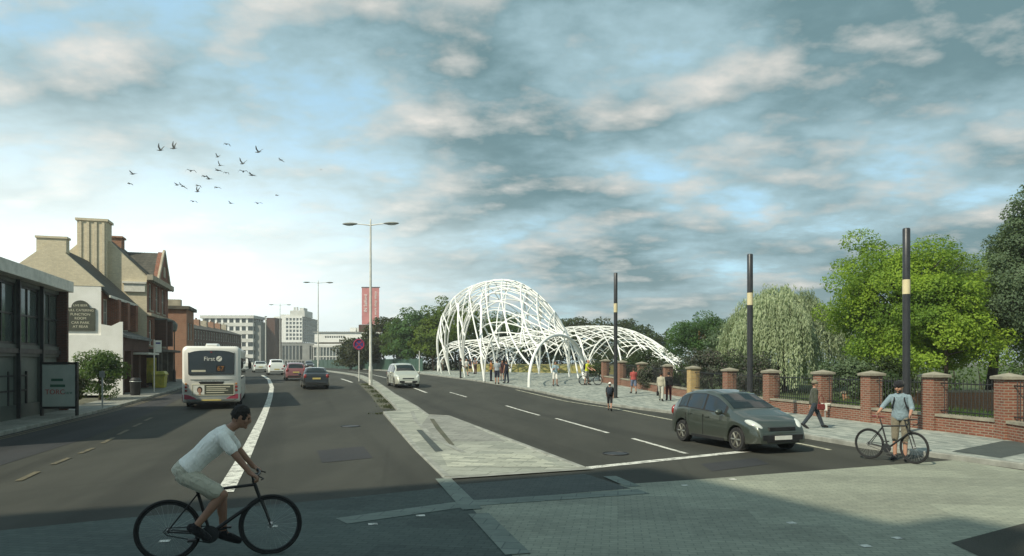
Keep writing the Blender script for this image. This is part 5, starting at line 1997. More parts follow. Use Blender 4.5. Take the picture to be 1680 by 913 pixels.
for k in range(7):
    t0 = -1 + 2 * k / 6
    t1 = -1 + 2 * (k + 1) / 6
    if k < 6:
        f_ = lambda t_: (-.33 - .08 * t_, 2.37 + .055 * sin(t_ * 2.2))
        (ya, za), (yb, zb_) = f_(t0), f_(t1)
        g.quad((-.0315, ya, za - .018), (-.0315, yb, zb_ - .018), (-.0315, yb, zb_ + .022), (-.0315, ya, za + .022))
g.build('stroke', M['car_glass'], em)
g = MB()
g.bx(-.0265, -.0225, -.58, -.20, 1.76, 2.06)
nb = g.build('number_display', M['black'], rwn)
text('digits', '67', .30, M['amber_lens'], nb, frame4((-.030, -.39, 1.91), X_, Z_))
g = MB()
g.bx(-.026, -.0225, .25, .85, 1.76, 1.85)
g.build('sticker', M['sign_text'], rwn)
g = MB()                                                   # engine vent below the window
g.prism([(-.55, 1.30), (.55, 1.30), (.48, 1.18), (-.48, 1.18)], -.014, .02, 'yz')
g.build('vent', M['black'], bus)
g = MB()
for k in range(6):
    g.box((-.020, -.42 + k * .165, 1.335), (.02, .13, .05), mat=Matrix.Rotation(.2, 3, 'X'))
g.box((-.014, 0, 1.415), (.02, 1.8, .014))
g.box((-.014, 0, 1.375), (.012, 1.5, .02))
g.build('vent_slat', M['galv'], bus)
ad = MB()
ad.bx(-.022, -.004, -.96, .80, .70, 1.16)
adp = ad.build('advert', M['sign_green'], bus)
g = MB()
for z in (.685, 1.175):
    g.bx(-.03, -.0, -.98, .82, z - .014, z + .014)
for y in (-.975, .815):
    g.bx(-.03, -.0, y - .014, y + .014, .70, 1.16)
g.build('frame', M['sign_text'], adp)
g = MB()
g.bx(-.0245, -.0225, .30, .78, .715, 1.145)
g.build('portrait_ground', M['plate_white'], adp)
g = MB()
for (y, z, ry_, rz_) in ((.50, .93, .12, .15),):
    g.ell((-.026, y, z), (.004, ry_, rz_), 14, 8)
g.build('portrait_hair', M['hair_brown'], adp)
g = MB()
g.ell((-.030, .51, .90), (.004, .08, .11), 14, 8)
g.ell((-.028, .50, .74), (.003, .05, .06), 10, 6)
g.build('portrait_face', M['skin'], adp)
for z, y0, y1, hz_ in ((1.07, .22, -.80, .05), (.97, .22, -.62, .035), (.90, .22, -.72, .03), (.80, .22, -.55, .035)):
    g = MB()
    g.bx(-.0245, -.0225, y1, y0, z - hz_ / 2, z + hz_ / 2)
    g.build('print', M['sign_text'], adp)
# magenta corners, dark bumper
for sg in (-1, 1):
    g = MB()
    pr = [(sg * 1.16, .50), (sg * .62, .50), (sg * .80, .62), (sg * 1.00, .70), (sg * 1.16, .73)]
    g.prism(pr if sg > 0 else pr[::-1], -.012, .06, 'yz')
    g.bx(.10, 1.6, sg * (hwb - .02), sg * (hwb + .006), .42, .72)
    g.build('corner_panel', M['magenta'], bus, bevel=.008)
    g = MB()
    for z in (.90, 1.06):
        g.lathe((-.03, sg * 1.08, z), (-1, 0, 0), [(.06, -.06), (.06, 0), (.05, .015), (.001, .02)], 14)
    g.build('tail_light', M['red_lens'], bus, True)
    g = MB()
    g.lathe((-.03, sg * 1.08, 1.20), (-1, 0, 0), [(.05, -.06), (.05, 0), (.04, .015), (.001, .02)], 14)
    g.build('indicator', M['amber_lens'], bus, True)
    for k in range(5):
        g = MB()
        x0 = .9 + k * 1.85
        g.bx(x0, x0 + 1.72, sg * (hwb - .02), sg * (hwb + .008), 1.38, 2.42)
        g.build('side_window', M['car_glass'], bus, bevel=.008)
    for x in (2.5, 8.3):
        g = MB()
        g.lathe((x, sg * (hwb - .15), .46), (0, sg, 0), [(.28, -.13), (.44, -.14), (.46, -.1), (.46, .1), (.44, .14), (.28, .13), (.02, .08)], 26)
        g.build('wheel', M['rubber'], bus, True)
        g = MB()
        g.lathe((x, sg * (hwb - .004), .46), (0, sg, 0), [(.54, -.01), (.54, .008), (.50, .008), (.50, -.01)], 26)
        g.build('wheel_arch', M['black'], bus, True)
g = MB()
g.prism([(-.95, .40), (.95, .40), (1.12, .498), (-1.12, .498)], -.03, .08, 'yz')
g.build('bumper', M['lead'], bus, bevel=.01)
g = MB()
g.bx(-.045, -.032, -.42, .42, .42, .485)
g.build('number_plate', M['plate_yellow'], bus)
g = MB()
g.loft([[(x, -.5 * k, BH - .01), (x, .5 * k, BH - .01), (x, .42 * k, BH + hz), (x, -.42 * k, BH + hz)] for x, k, hz in ((.2, .45, .05), (.5, .62, .13), (1.8, .62, .13), (2.1, .45, .05))])
g.build('roof_pod', M['bus_white'], bus, True)
g = MB()
g.ell((-.02, 0, 2.67), (.03, .05, .03), 10, 6)
g.build('marker_lamp', M['red_lens'], bus)
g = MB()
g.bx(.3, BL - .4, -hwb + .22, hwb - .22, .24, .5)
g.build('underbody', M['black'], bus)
g = MB()
g.tube([(BL - .1, -hwb + .1, 2.5), (BL + .25, -hwb - .16, 2.45), (BL + .28, -hwb - .22, 2.3)], .03, 6)
g.ell((BL + .26, -hwb - .24, 2.05), (.06, .11, .24), 10, 8)
g.build('wing_mirror', M['black'], bus, True)

# ------------------------------------------------------------------ bicycles


def bicycle(label, loc, rz, frame_m, drop=False, group=None, wr=.345, wb=1.03, steer=0.0, seatz=.93, crank_a=.5):
    """local +x is forward; the rear axle is over x = 0"""
    t = thing('bicycle', label, 'bicycle', loc, rz, group)
    BBx, BBz = .43, .285
    head = (wb - .105, .62)
    ht = (wb - .185, .86)
    for nm, x in (('rear', 0.0), ('front', wb)):
        rot = Matrix.Rotation(steer if nm == 'front' else 0, 3, 'Z')
        ax = rot @ Vector((0, 1, 0))
        c = Vector((x, 0, wr))
        g = MB()
        g.torus(c, ax, wr - .018, .0185, 48, 8)
        wl = g.build('wheel', M['rubber'], t, True)
        g = MB()
        g.torus(c, ax, wr - .045, .012, 48, 6)
        g.build('rim', M['dark_metal'], wl, True)
        g = MB()
        g.lathe(c, ax, [(.018, -.05), (.018, -.03), (.03, -.028), (.03, -.022), (.014, -.02), (.014, .02), (.03, .022), (.03, .028), (.018, .03), (.018, .05)], 12)
        g.build('hub', M['chrome'], wl, True)
        g = MB()
        e1 = rot @ Vector((1, 0, 0))
        for k in range(28):
            a = 2 * pi * k / 28
            dd = e1 * cos(a) + Vector((0, 0, 1)) * sin(a)
            g.tube([c + dd * .02 + ax * (.024 if k % 2 else -.024), c + dd * (wr - .045)], .0013, 3, cap=False)
        g.build('spokes', M['galv'], wl)
    g = MB()
    st_ = (.28, seatz - .18)
    r_ = .017
    g.tube([(ht[0], 0, ht[1]), (head[0] + .0, 0, head[1])], .020, 8)
    g.tube([(ht[0] + .015, 0, ht[1] - .05), (.30, 0, .76)], r_, 8)
    g.tube([(head[0] - .01, 0, head[1] + .03), (BBx, 0, BBz)], .021, 8)
    g.tube([(BBx, 0, BBz), (.30, 0, .76), (.283, 0, .82)], r_, 8)
    for s in (-1, 1):
        g.tube([(BBx, s * .03, BBz), (0, s * .055, wr)], .010, 6)
        g.tube([(.305, s * .02, .74), (0, s * .055, wr)], .009, 6)
    g.tube([(BBx, -.036, BBz), (BBx, .036, BBz)], .024, 10)
    g.build('frame', frame_m, t, True)
    g = MB()
    rot = Matrix.Rotation(steer, 3, 'Z')
    hc = Vector((wb, 0, 0))
    fk = lambda x, y, z: hc + rot @ (Vector((x, y, z)) - hc)
    for s in (-1, 1):
        g.tube([fk(head[0] + .005, s * .045, head[1] + .01), fk(wb - .05, s * .05, .50), fk(wb, s * .05, wr)], [.014, .012, .009], 7)
    g.tube([fk(head[0] + .005, -.046, head[1] + .01), fk(head[0] + .005, .046, head[1] + .01)], .014, 7)
    g.build('fork', frame_m, t, True)
    g = MB()
    sx, sz = ht[0] - .015, ht[1] + .05
    g.tube([(ht[0], 0, ht[1]), (sx, 0, sz), (sx + .085, 0, sz + .03)], .015, 8)
    bx_, bz_ = sx + .085, sz + .03
    if drop:
        for s in (-1, 1):
            g.tube([(bx_, 0, bz_), (bx_, s * .19, bz_), (bx_ + .05, s * .21, bz_ + .005), (bx_ + .10, s * .21, bz_ - .01), (bx_ + .105, s * .21, bz_ - .06), (bx_ + .06, s * .21, bz_ - .115), (bx_ - .02, s * .21, bz_ - .125)], .014, 8)
            g.tube([(bx_ + .09, s * .21, bz_ + .01), (bx_ + .12, s * .21, bz_ + .05)], .013, 6)
    else:
        g.tube([(bx_ - .05, -.30, bz_ + .01), (bx_ - .01, -.14, bz_), (bx_, 0, bz_), (bx_ - .01, .14, bz_), (bx_ - .05, .30, bz_ + .01)], .0125, 8)
        for s in (-1, 1):
            g.tube([(bx_ - .052, s * .30, bz_ + .01), (bx_ - .03, s * .20, bz_ + .004)], .017, 8)
            g.tube([(bx_ - .01, s * .19, bz_ - .005), (bx_ + .05, s * .24, bz_ - .03), (bx_ + .03, s * .29, bz_ - .035)], .007, 5)
    g.build('handlebar', M['black'], t, True)
    g = MB()
    g.tube([(.283, 0, .80), (.245, 0, seatz - .04)], .0135, 8)
    g.build('seat_post', M['dark_metal'], t, True)
    g = MB()
    secs = []
    for x, w_, h_ in ((.08, .055, .02), (.10, .075, .035), (.16, .072, .035), (.24, .045, .03), (.33, .026, .026), (.37, .018, .015)):
        secs.append([(x, w_ * cos(2 * pi * k / 10), seatz + h_ * (.7 * sin(2 * pi * k / 10)) + (.012 if x < .15 else 0)) for k in range(10)])
    g.loft(secs)
    g.build('seat', M['black'] if not drop else cloth('saddle', (.16, .04, .035)), t, True)
    g = MB()
    g.lathe((BBx, -.05, BBz), (0, -1, 0), [(.095, -.004), (.098, 0), (.095, .004), (.06, .004), (.02, .006)], 24)
    for s, a in ((-1, crank_a), (1, crank_a + pi)):
        g.tube([(BBx, s * .06, BBz), (BBx + .17 * cos(a), s * .075, BBz + .17 * sin(a))], .011, 6)
    g.build('crankset', M['dark_metal'], t, True)
    for s, a in ((-1, crank_a), (1, crank_a + pi)):
        g = MB()
        g.box((BBx + .17 * cos(a), s * .125, BBz + .17 * sin(a)), (.09, .08, .022))
        g.build('pedal', M['black'], t)
    g = MB()
    g.tube([(BBx, -.05, BBz + .095), (0, -.05, wr + .04), (-.04, -.05, wr), (0, -.05, wr - .04), (BBx, -.05, BBz - .095), (BBx + .09, -.05, BBz), (BBx, -.05, BBz + .095)], .006, 4)
    g.build('chain', M['dark_metal'], t)
    return t

# ------------------------------------------------------------------ people


def remesh(mb, name, m, vox, parent=None, smooth=2):
    """one continuous skin over overlapping shapes"""
    me = mb.mesh('raw', m)
    o = bpy.data.objects.new('raw', me)
    COL.objects.link(o)
    r = o.modifiers.new('r', 'REMESH')
    r.mode = 'VOXEL'
    r.voxel_size = vox
    if smooth:
        k = o.modifiers.new('s', 'SMOOTH')
        k.factor = .5
        k.iterations = smooth
    dg = bpy.context.evaluated_depsgraph_get()
    out = bpy.data.meshes.new_from_object(o.evaluated_get(dg))
    bpy.data.objects.remove(o)
    bpy.data.meshes.remove(me)
    out.name = name
    out.materials.clear()
    out.materials.append(m)
    out.polygons.foreach_set('use_smooth', [True] * len(out.polygons))
    q = bpy.data.objects.new(name, out)
    COL.objects.link(q)
    if parent is not None:
        q.parent = parent
    return q


V = Vector


def limb(g, pts, rs, grow=0.0, n=5):
    """tapering limb through joints, with balls at the joints"""
    P_, R_ = [], []
    for i in range(len(pts) - 1):
        for k in range(n):
            t = k / n
            P_.append(V(pts[i]).lerp(V(pts[i + 1]), t))
            R_.append(rs[i] + (rs[i + 1] - rs[i]) * t + grow)
    P_.append(V(pts[-1]))
    R_.append(rs[-1] + grow)
    g.tube(P_, R_, 12, round_ends=True)
    for p, r in list(zip(pts, rs))[1:-1]:
        g.ell(p, r + grow, 10, 7)


def torso(g, J, k, grow=0.0, lo=-.12, hi=1.0, girth=1.0):
    """stack of ellipses from crotch to neck base along the spine"""
    pel, ch, nk = V(J['pelvis']), V(J['chest']), V(J['neck'])
    hl = (V(J['hipL']) - V(J['hipR'])).normalized()
    sl = (V(J['shL']) - V(J['shR'])).normalized()
    prof = [(-.13, .120, .095), (-.05, .158, .108), (.06, .165, .112), (.22, .150, .104), (.36, .142, .100), (.55, .160, .112), (.74, .175, .114), (.88, .172, .098), (.95, .125, .075), (1.0, .066, .062)]
    L1 = (ch - pel).length
    secs = []
    for s, a, b in prof:
        if s < lo - 1e-6 or s > hi + 1e-6:
            continue
        if s < .74:
            t = s / .74
            c = pel + (ch - pel) * t
            ax = (ch - pel).normalized()
        else:
            t = (s - .74) / .26
            c = ch + (nk - ch) * t
            ax = (nk - ch).normalized()
        side = hl.lerp(sl, max(0, min(1, s))).normalized()
        side = (side - ax * side.dot(ax)).normalized()
        fw = ax.cross(side)
        a_, b_ = a * k * (girth if s < .8 else 1) + grow, b * k * (girth if s < .8 else 1) + grow
        secs.append([c + side * a_ * cos(2 * pi * q / 20) + fw * b_ * sin(2 * pi * q / 20) for q in range(20)])
    g.loft(secs)


def hand(g, w, d, palm, thumb, k, curl=.5, spread=1.0):
    """palm, four unequal fingers and a thumb; palm = palm-side normal, thumb = thumb-side direction"""
    w, d = V(w), V(d).normalized()
    palm = (V(palm) - d * V(palm).dot(d)).normalized()
    th = V(thumb)
    th = (th - d * th.dot(d) - palm * th.dot(palm)).normalized()
    rot = Matrix((d, th, palm)).transposed()
    g.ell(w + d * .050 * k, (.056 * k, .041 * k, .019 * k), 12, 8, rot=rot)
    g.tube([w - d * .03 * k, w + d * .03 * k], [.026 * k, .028 * k], 8)
    for i, ln in enumerate((.074, .084, .077, .060)):
        p = w + d * (.088 - .006 * abs(i - 1.2)) * k + th * (.029 - .0195 * i) * k * spread
        pts = [p - d * .03 * k, p]
        dd = d.copy()
        a = 0
        for q, f_ in enumerate((.45, .32, .23)):
            a += curl * (.75, .9, .6)[q]
            dd = d * cos(a) + palm * sin(a)
            p = p + dd * ln * f_ * k
            pts.append(p)
        g.tube(pts, [.0092 * k, .0095 * k, .0090 * k, .0082 * k, .0068 * k], 7, round_ends=True)
    p = w + d * .022 * k + th * .030 * k
    q1 = p + (d * .55 + th * .75 + palm * .25 * curl).normalized() * .036 * k
    q2 = q1 + (d * .85 + th * .25 + palm * .5 * curl).normalized() * .030 * k
    q3 = q2 + (d * .85 - th * .15 + palm * .7 * curl).normalized() * .024 * k
    g.tube([p - th * .015 * k, p, q1, q2, q3], [.016 * k, .015 * k, .0115 * k, .010 * k, .008 * k], 7, round_ends=True)


def person(label, J, k, look, loc, rz, vox, group=None, curl=(.5, .5), faceyaw=0.0, pitch=0.0):
    """J: joints in metres, facing +x, left is +y. look: clothing"""
    girth = look.get('girth', 1.0)
    g = MB()
    torso(g, J, k, -.006, girth=girth)
    limb(g, [V(J['neck']) - (V(J['neck']) - V(J['chest'])) * .25, V(J['neck']), V(J['head']) - V((0, 0, .05)) * k], [.062 * k, .054 * k, .052 * k])
    for s in 'LR':
        limb(g, [J['sh' + s], J['el' + s], J['wr' + s]], [.052 * k, .041 * k, .027 * k])
        limb(g, [J['hip' + s], J['kn' + s], J['an' + s]], [.083 * k, .055 * k, .037 * k])
        kn, an = V(J['kn' + s]), V(J['an' + s])
        toe = V(J['toe' + s])
        f_ = (toe - an)
        f_.z = 0
        f_ = f_.normalized() if f_.length > 1e-6 else V((1, 0, 0))
        dn = (an - kn).normalized()
        g.ell(kn.lerp(an, .30) - f_ * .016 * k, (.046 * k, .046 * k, .105 * k), 10, 8, rot=V((0, 0, 1)).rotation_difference(-dn).to_matrix())
        g.tube([an, an.lerp(toe, .5), toe], [.036 * k, .038 * k, .026 * k], 8, round_ends=True)
        wd = (V(J['wr' + s]) - V(J['el' + s])).normalized()
        hd = V(J.get('hd' + s, wd))
        pm_ = V(J.get('pm' + s, (0, -1 if s == 'L' else 1, 0)))
        tb = V(J.get('tb' + s, (1, 0, .2)))
        hand(g, V(J['wr' + s]) + wd * .01, hd, pm_, tb, k, curl[0 if s == 'L' else 1])
    hc = V(J['head'])
    hr = Matrix.Rotation(faceyaw, 3, 'Z') @ Matrix.Rotation(pitch, 3, 'Y')
    hp = lambda x, y, z: hc + hr @ V((x * k, y * k, z * k))
    g.ell(hc, (.098 * k, .077 * k, .118 * k), 18, 13, rot=hr)
    g.ell(hp(.030, 0, -.060), (.062 * k, .058 * k, .062 * k), 14, 9, rot=hr)
    g.ell(hp(.085, 0, -.098), (.020 * k, .026 * k, .020 * k), 10, 7, rot=hr)
    g.tube([hp(.090, 0, .020), hp(.112, 0, -.020), hp(.105, 0, -.034)], [.011 * k, .016 * k, .015 * k], 8, round_ends=True)
    g.ell(hp(.086, 0, .028), (.018 * k, .048 * k, .012 * k), 10, 6, rot=hr)
    g.ell(hp(.092, 0, -.062), (.012 * k, .026 * k, .009 * k), 10, 6, rot=hr)
    for s in (-1, 1):
        g.ell(hp(-.004, s * .078, -.005), (.022 * k, .010 * k, .033 * k), 10, 7, rot=hr)
        g.ell(hp(.066, s * .045, -.030), (.022 * k, .022 * k, .026 * k), 10, 7, rot=hr)
    body = remesh(g, 'person', M[look.get('skin', 'skin')], vox)
    body.location = loc
    body.rotation_euler = (0, 0, rz)
    tag(body, label, 'person', group)
    # eyes
    for s in (-1, 1):
        e = MB()
        e.ell(hp(.086, s * .032, .006), (.010 * k, .014 * k, .009 * k), 8, 6, rot=hr)
        e.build('eye', M['eye'], body, True)
    hm = M[look.get('hair', 'hair_dark')]
    h_ = MB()
    st = look.get('cut', 'short')
    if st != 'bald':
        h_.ell(hp(-.014, 0, .026), (.104 * k, .088 * k, .112 * k), 16, 11, rot=hr)
        if st == 'long':
            h_.ell(hp(-.060, 0, -.085), (.055 * k, .085 * k, .13 * k), 14, 9, rot=hr)
        if st == 'bun':
            h_.ell(hp(-.11, 0, .06), .05 * k, 10, 8)
        ho = remesh(h_, 'hair', hm, max(vox, .008), body)
        for vt in ho.data.vertices:
            vt.co += vt.normal * (.010 * k * mnoise.noise(vt.co * 38) + .006 * k * mnoise.noise(vt.co * 95))
    if look.get('beard'):
        b_ = MB()
        b_.ell(hp(.040, 0, -.082), (.062 * k, .064 * k, .052 * k), 12, 9, rot=hr)
        remesh(b_, 'beard', hm, max(vox, .008), body)
    if look.get('cap'):
        c_ = MB()
        c_.ell(hp(-.004, 0, .055), (.116 * k, .098 * k, .090 * k), 16, 10, rot=hr)
        c_.loft([[hp(.06, -.07, .062), hp(.06, .07, .062), hp(.06, .07, .074), hp(.06, -.07, .074)], [hp(.165, -.05, .050), hp(.165, .05, .050), hp(.165, .05, .058), hp(.165, -.05, .058)]])
        remesh(c_, 'cap', cloth(*look['cap']), max(vox, .008), body)
    if look.get('helmet'):
        c_ = MB()
        c_.ell(hp(-.010, 0, .060), (.138 * k, .108 * k, .088 * k), 18, 11, rot=hr)
        for y in (-.05, 0, .05):
            c_.tube([hp(.11, y, .085), hp(.03, y, .152 - abs(y) * .3), hp(-.12, y, .085)], .013 * k, 7)
        remesh(c_, 'helmet', cloth(*look['helmet']), max(vox, .008), body)
    # top
    if look.get('top'):
        c_ = MB()
        torso(c_, J, k, .012, look.get('top_lo', -.05), 1.0, girth)
        sl = look.get('sleeve', .55)
        for s in 'LR':
            a, b, c = V(J['sh' + s]), V(J['el' + s]), V(J['wr' + s])
            c_.ell(a, .060 * k, 12, 8)
            if sl <= 0:
                continue
            if sl < 1:
                limb(c_, [a, a.lerp(b, sl)], [.066 * k, .060 * k], .006)
            else:
                limb(c_, [a, b, b.lerp(c, min(.97, sl - 1))], [.056 * k, .050 * k, .040 * k], .006)
        o_ = remesh(c_, look.get('top_name', 'shirt'), cloth(*look['top']), vox, body)
    if look.get('skirt'):
        c_ = MB()
        pel = V(J['pelvis'])
        z1 = look['skirt_z'] * k
        cx_ = (V(J['knL']).x + V(J['knR']).x) / 2
        torso(c_, J, k, .014, -.05, .36, girth)
        c_.loft([[(pel.x + (cx_ - pel.x) * t * .8 + (.125 + .05 * t) * k * cos(2 * pi * q / 20), pel.y + (.175 + .035 * t) * k * sin(2 * pi * q / 20), pel.z + .02 - (pel.z + .02 - z1) * t) for q in range(20)] for t in (0, .3, .65, 1)])
        remesh(c_, 'skirt', cloth(*look['skirt']), vox, body)
    if look.get('bottom'):
        c_ = MB()
        torso(c_, J, k, .010, -.13, .22, girth)
        ln = look.get('leg', 2.0)
        for s in 'LR':
            a, b, c = V(J['hip' + s]), V(J['kn' + s]), V(J['an' + s])
            if ln <= 1:
                limb(c_, [a, a.lerp(b, ln)], [.092 * k, (.092 - .020 * ln) * k], .012)
            else:
                limb(c_, [a, b, b.lerp(c, min(1, ln - 1))], [.088 * k, .066 * k, .052 * k], .008)
        remesh(c_, 'shorts' if ln <= 1.2 else 'trousers', cloth(*look['bottom']), vox, body)
    for s in 'LR':
        an, toe = V(J['an' + s]), V(J['toe' + s])
        c_ = MB()
        dn = (an - V(J['kn' + s])).normalized()
        hl = an + dn * .035 * k - (toe - an).normalized() * .03 * k
        c_.tube([hl, an.lerp(toe, .45) + dn * .014 * k, toe.lerp(an, -.08)], [.050 * k, .054 * k, .042 * k], 10, round_ends=True)
        c_.tube([an - dn * .03 * k, an + dn * .02 * k], .048 * k, 10)
        remesh(c_, 'shoe', cloth(*look.get('shoe', ('black', (.015, .015, .016)))), vox, body)
    if look.get('pack'):
        c_ = MB()
        ch, pel = V(J['chest']), V(J['pelvis'])
        up = (ch - pel).normalized()
        bk = V((-up.z, 0, up.x))
        mid = pel.lerp(ch, .72) + bk * .20 * k
        c_.ell(mid, (.11 * k, .16 * k, .24 * k), 14, 10, rot=V((0, 0, 1)).rotation_difference(up).to_matrix())
        for s in (-1, 1):
            c_.tube([ch + bk * .16 + V((0, s * .11, .04)), ch + up * .14 + V((0, s * .10, 0)), ch - bk * .14 + V((0, s * .10, .02)), pel.lerp(ch, .55) - bk * .10 + V((0, s * .15, 0)), pel.lerp(ch, .5) + bk * .12 + V((0, s * .15, 0))], .017, 6)
        remesh(c_, 'backpack', cloth(*look['pack']), vox, body)
    return body


def bag(label, m, loc, rz, s=1.0, strap=.35):
    t = thing('handbag', label, 'bag', loc, rz)
    g = MB()
    g.loft([[(-.15 * k * s, -.05 * k * s, z * s), (.15 * k * s, -.05 * k * s, z * s), (.15 * k * s, .05 * k * s, z * s), (-.15 * k * s, .05 * k * s, z * s)] for k, z in ((.8, 0), (1.0, .03), (.96, .20), (.8, .24))])
    g.build('pouch', m, t, bevel=.02)
    g = MB()
    g.tube([(-.11 * s, 0, .23 * s), (-.08 * s, 0, .23 * s + strap * .7), (0, 0, .23 * s + strap), (.08 * s, 0, .23 * s + strap * .7), (.11 * s, 0, .23 * s)], .012, 6)
    g.build('strap', m, t, True)
    return t


def stand(h=1.75, stride=0.0, armL=(.08, .15), armR=(.08, .15), outL=.10, outR=.10, lean=0.0, feet=.0, crossed=False, hipR=False):
    """joints of a standing or walking figure, soles at z = 0. arms: (swing, elbow bend)"""
    k = h / 1.75
    J = {}
    J['pelvis'] = (0, 0, .95)
    ch = V((lean * .42, 0, 1.33))
    J['chest'] = tuple(ch)
    J['neck'] = (lean * .58, 0, 1.475)
    J['head'] = (lean * .66 + .015, 0, 1.615)
    for s, q in (('L', 1), ('R', -1)):
        J['sh' + s] = tuple(ch + V((.0, q * .170, .055)))
        J['hip' + s] = (0, q * .088, .91)
        a = stride * q
        b_ = a - (.55 * abs(stride) if a < 0 else .10 * abs(stride))
        kn = V(J['hip' + s]) + .425 * V((sin(a), q * .03, -cos(a)))
        an = kn + .405 * V((sin(b_), 0, -cos(b_)))
        J['kn' + s], J['an' + s] = tuple(kn), tuple(an)
        fa = -max(0, -b_) * .9
        J['toe' + s] = tuple(an + V((.16 * cos(fa), q * .03, -.055 + .16 * sin(fa))))
        sw, bd = armL if q > 0 else armR
        ot = outL if q > 0 else outR
        sh = V(J['sh' + s])
        d1 = V((sin(sw), q * ot * 1.5, -cos(sw))).normalized()
        el = sh + d1 * .285
        d2 = V((sin(sw + bd), q * ot * .4 * (1 - bd), -cos(sw + bd))).normalized()
        if crossed:
            d2 = V((.55, -q * .85, .12)).normalized()
        J['el' + s], J['wr' + s] = tuple(el), tuple(el + d2 * .245)
    if hipR:
        J['elR'] = tuple(V(J['shR']) + V((-.06, -.20, -.19)))
        J['wrR'] = tuple(V((.03, -.185, 1.02)))
    lo = min(min(J['anL'][2] - .078, J['anR'][2] - .078), min(J['toeL'][2], J['toeR'][2]) - .026)
    for n_ in J:
        p = J[n_]
        J[n_] = V((p[0] * k, p[1] * k, (p[2] - lo) * k))
    return J, k


WHITE = ('white', (.72, .71, .66))
BLACKC = ('black', (.015, .015, .016))
NAVY = ('navy', (.020, .024, .040))
CHAR = ('charcoal', (.030, .032, .034))


def on_plaza(px, py, dz=.12):
    return G(px, py, dz)


FACE_CAM = -pi / 2
PEOPLE = [
    # label, px, feet y, height, facing, pose, look
    ('person in a pale shirt and brown trousers at the far left of the pavilion', 727, 609.0, 1.68, 2.4, dict(armL=(.3, .9)), dict(top=('pale grey', (.38, .39, .34)), bottom=('brown', (.09, .055, .035)), hair='hair_brown')),
    ('person in dark clothes beside the pale shirted one, far left of pavilion', 735, 608.6, 1.80, -2.0, dict(armL=(.5, 1.2), armR=(.3, .8)), dict(top=CHAR, sleeve=1.9, bottom=NAVY)),
    ('man in a black suit standing alone at the pavilion foot', 755.5, 620.5, 1.80, .2, dict(armL=(.05, .1), armR=(.15, .9)), dict(top=BLACKC, sleeve=1.9, bottom=BLACKC, top_name='jacket', girth=1.03, top_lo=-.13)),
    ('person in a white top and loose olive shorts under the lattice', 765, 617.5, 1.70, -1.0, dict(armL=(.4, .8), armR=(.2, .5), stride=.16), dict(top=WHITE, bottom=('olive', (.16, .15, .09)), leg=.95, girth=1.1, cut='bun')),
    ('woman in a dark dress behind the white topped person', 771.5, 612.5, 1.66, -1.9, dict(armL=(.1, .3)), dict(top=NAVY, sleeve=0, skirt=NAVY, skirt_z=.55, cut='long')),
    ('person with folded arms and bare shoulders under the lattice', 780, 614.0, 1.78, -2.2, dict(crossed=True), dict(top=('grey', (.16, .15, .15)), sleeve=0, bottom=('maroon', (.07, .03, .03)), cut='short')),
    ('person in an orange top in the group of four', 805.5, 625.8, 1.72, .3, dict(armL=(.3, .9), armR=(.2, .5)), dict(top=('orange', (.34, .15, .045)), bottom=NAVY, cut='bun', hair='hair_brown', sleeve=.5)),
    ('man in a pale checked shirt and navy shorts, seen from behind', 815.5, 630.5, 1.84, 1.5, dict(stride=.07), dict(top=('blue grey', (.30, .34, .36)), bottom=NAVY, leg=.95, sleeve=.6, girth=1.05)),
    ('woman in a maroon dress in the group of four', 824, 624.6, 1.68, -1.5, dict(armR=(.1, .4)), dict(top=('maroon', (.075, .022, .026)), sleeve=.35, skirt=('maroon', (.075, .022, .026)), skirt_z=.62, cut='long')),
    ('person in a navy vest and trousers with one hand on the hip', 831, 629.0, 1.72, 2.3, dict(hipR=True, stride=.1), dict(top=NAVY, sleeve=0, bottom=NAVY, cut='bun')),
    ('person in a light blue shirt and white shorts below the pavilion mouth', 911, 634.0, 1.74, -1.3, dict(armL=(.5, 1.3), armR=(.5, 1.4), stride=.14), dict(top=('sky', (.26, .36, .40)), bottom=WHITE, leg=.9, hair='hair_brown', skin='skin_tan')),
    ('child in a white cap and dark clothes walking in the road', 1000.5, 674.5, 1.30, 1.35, dict(stride=.34, armL=(.3, .4), armR=(-.3, .3)), dict(top=BLACKC, bottom=('black shorts', (.018, .018, .02)), leg=1.05, cap=('white', (.72, .71, .66)), pack=('dark blue', (.025, .035, .05)), sleeve=.7, girth=1.1)),
    ('person in a red top and blue shorts walking by the wall', 1039.5, 646.5, 1.56, 1.7, dict(stride=.24), dict(top=('red', (.36, .075, .065)), bottom=('denim', (.12, .15, .22)), leg=.85, hair='hair_brown', skin='skin_tan', girth=1.08)),
    ('person in a cream jacket and pale trousers, left one of a walking pair', 1084.5, 658.5, 1.52, 1.25, dict(stride=.30, armL=(.15, .35), armR=(-.05, .2)), dict(top=('cream', (.40, .38, .29)), sleeve=1.9, bottom=('pale trousers', (.42, .42, .36)), top_lo=-.13, top_name='jacket', girth=1.1)),
    ('person in black with a dark red skirt, right one of a walking pair', 1097, 657.5, 1.50, 1.45, dict(stride=.10, armL=(.1, .4)), dict(top=BLACKC, sleeve=1.9, bottom=('wine', (.060, .012, .016)), top_lo=-.13, girth=1.08)),
    ('man in a dark jacket walking along the pavement with a red bag', 1336, 703.0, 1.54, -.15, dict(stride=.40, armL=(-.25, .2), armR=(.05, .35)), dict(top=('dark olive', (.055, .062, .045)), sleeve=1.9, bottom=('dark jeans', (.030, .040, .050)), hair='hair_brown', cap=('khaki', (.19, .17, .12)), top_lo=-.13, top_name='jacket')),
]
